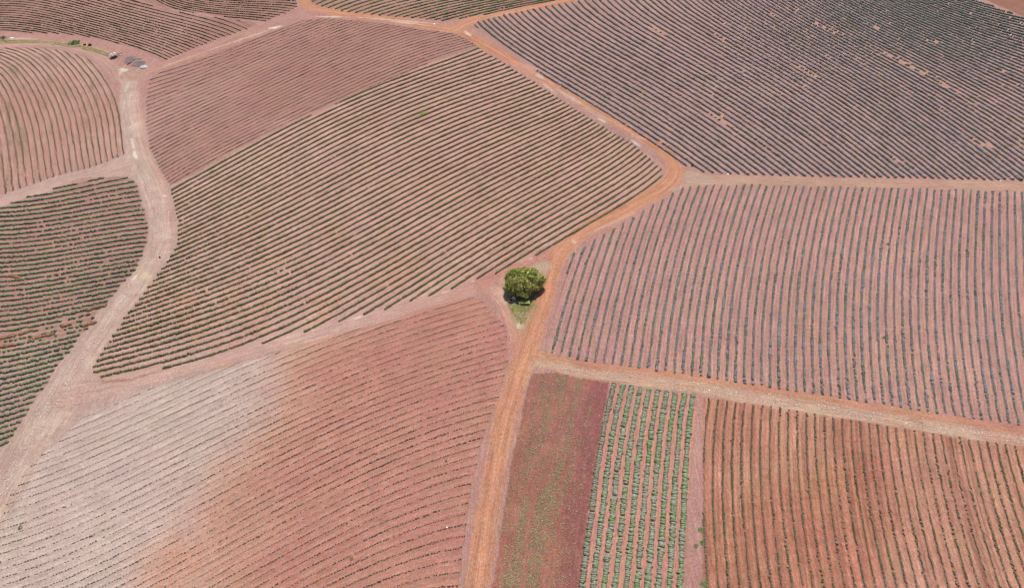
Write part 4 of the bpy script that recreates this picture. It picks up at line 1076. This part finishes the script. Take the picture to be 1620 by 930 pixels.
# white marker stones
for k, (px, py, s, lb) in enumerate([(1151.5, 276.5, .24, 'white marker stone at the left end of the grey track verge'), (1250, 278, .20, 'white marker stone at the foot of a thick hedge, middle of three'), (1582.5, 286.5, .20, 'white marker stone below the thick hedges near the right edge'), (1469, 651.5, .14, 'small white stone at the bottom end of the right field'), (687, 38.8, .26, 'small white block beside the orange track below the top middle field'), (1122, 617, .13, 'tiny white stone in the straw track above the bare pink strip'), (707, 833.5, .13, 'tiny white stone among the seedlings near the orange track')]):
    rock('marker_stone', px, py, (s, s, s * .8), WHITE, lb, 'stone', 20 + k)
for k, (px, py, s, lb) in enumerate([(1089 + 6, 263.2, .2, 'lone dark shrublet at the tip of the upper right field'), (253, 407.5, .15, 'lone dark shrublet on the pale track edge')]):
    clump('shrub', px, py, s, .3, [G(.05,.06,.03)], lb, 'shrub', 8, 60 + k, None, T_MD)

# ------------------------------------------------------------------ two people among the far lavender hedges
def person(px, py, yaw, bend, shirt, trousers, hair, label, seed):
    X, Y, Z = at(px, py)
    root = empty('person', (X, Y, Z), yaw); tag(root, label, 'person', 'people in the far lavender field')
    sb, cb = math.sin(bend), math.cos(bend)
    def up(h, f=0.0, s=0.0): return (s, sb * h + f * cb, .86 + cb * h - f * sb)
    J = [(0, 0, .88), up(.18), up(.36), up(.50), up(.60, .02), up(.72, .04),
         (.09, 0, .82), (.11, .04, .46), (.11, 0, .08), (.11, .15, .03),
         (-.09, 0, .82), (-.11, -.10, .47), (-.11, -.18, .08), (-.11, -.04, .03),
         up(.48, 0, .19), up(.24, .10, .25), up(.08, .30, .20), up(.04, .38, .19),
         up(.48, 0, -.19), up(.24, .12, -.25), up(.10, .32, -.18), up(.06, .40, -.17)]
    RD = [.14, .13, .145, .13, .055, .10, .085, .06, .045, .04, .085, .06, .045, .04, .06, .045, .035, .04, .06, .045, .035, .04]
    E = [(0, 1), (1, 2), (2, 3), (3, 4), (4, 5), (0, 6), (6, 7), (7, 8), (8, 9), (0, 10), (10, 11), (11, 12), (12, 13), (3, 14), (14, 15), (15, 16), (16, 17), (3, 18), (18, 19), (19, 20), (20, 21)]
    me = bpy.data.meshes.new('body'); me.from_pydata(J, E, []); me.update()
    o = bpy.data.objects.new('body', me); C.objects.link(o); o.parent = root
    sk = o.modifiers.new('skin', 'SKIN'); ss = o.modifiers.new('sub', 'SUBSURF'); ss.levels = 2; ss.render_levels = 2
    for i, v in enumerate(me.skin_vertices[0].data): v.radius = (RD[i], RD[i]); v.use_root = (i == 0)
    m = bpy.data.materials.new('person_skin_and_clothes_%d' % seed); m.use_nodes = True
    N = m.node_tree.nodes; L = m.node_tree.links; b = N['Principled BSDF']; b.inputs['Roughness'].default_value = .8
    tc = N.new('ShaderNodeTexCoord'); sp = N.new('ShaderNodeSeparateXYZ'); L.new(tc.outputs['Object'], sp.inputs[0])
    rp = N.new('ShaderNodeValToRGB'); rp.color_ramp.interpolation = 'CONSTANT'
    mr = N.new('ShaderNodeMapRange'); mr.inputs['From Max'].default_value = 1.8; L.new(sp.outputs['Z'], mr.inputs['Value'])
    el = rp.color_ramp.elements; el[0].position = 0; el[0].color = (.05, .04, .04, 1); el[1].position = .055; el[1].color = (*trousers, 1)
    e = el.new(.5); e.color = (*shirt, 1); e = el.new((.86 + cb * .56) / 1.8); e.color = (.36, .2, .13, 1)
    L.new(mr.outputs[0], rp.inputs[0]); L.new(rp.outputs[0], b.inputs['Base Color']); me.materials.append(m)
    # hat
    bm = bmesh.new(); h = Vector(up(.80, .04)); cyl(bm, h, h + Vector((0, sb * .03, .02)), .19, .19, 20); cyl(bm, h + Vector((0, 0, .022)), h + Vector((0, sb * .12, .13)), .105, .09, 16)
    bm_obj('hat', bm, plain('hat_%d' % seed, hair, .8), root)
    # feature faces: nose, eyes
    bm = bmesh.new(); f_ = Vector(up(.71, .15)); bmesh.ops.create_icosphere(bm, subdivisions=2, radius=.018, matrix=Matrix.Translation(f_)); bm_obj('nose', bm, plain('skin_%d' % seed, (.36, .2, .13), .7), root)
    return root
person(1594.5, 63.5, R(150), .25, (.62, .64, .66), (.13, .17, .32), (.75, .74, .70), 'person in a pale top and blue trousers working between far hedges', 1)
person(1612.5, 70.5, R(-60), .55, (.55, .57, .66), (.04, .05, .12), (.08, .09, .16), 'person in a grey top and dark trousers bending beside the far hedges', 2)
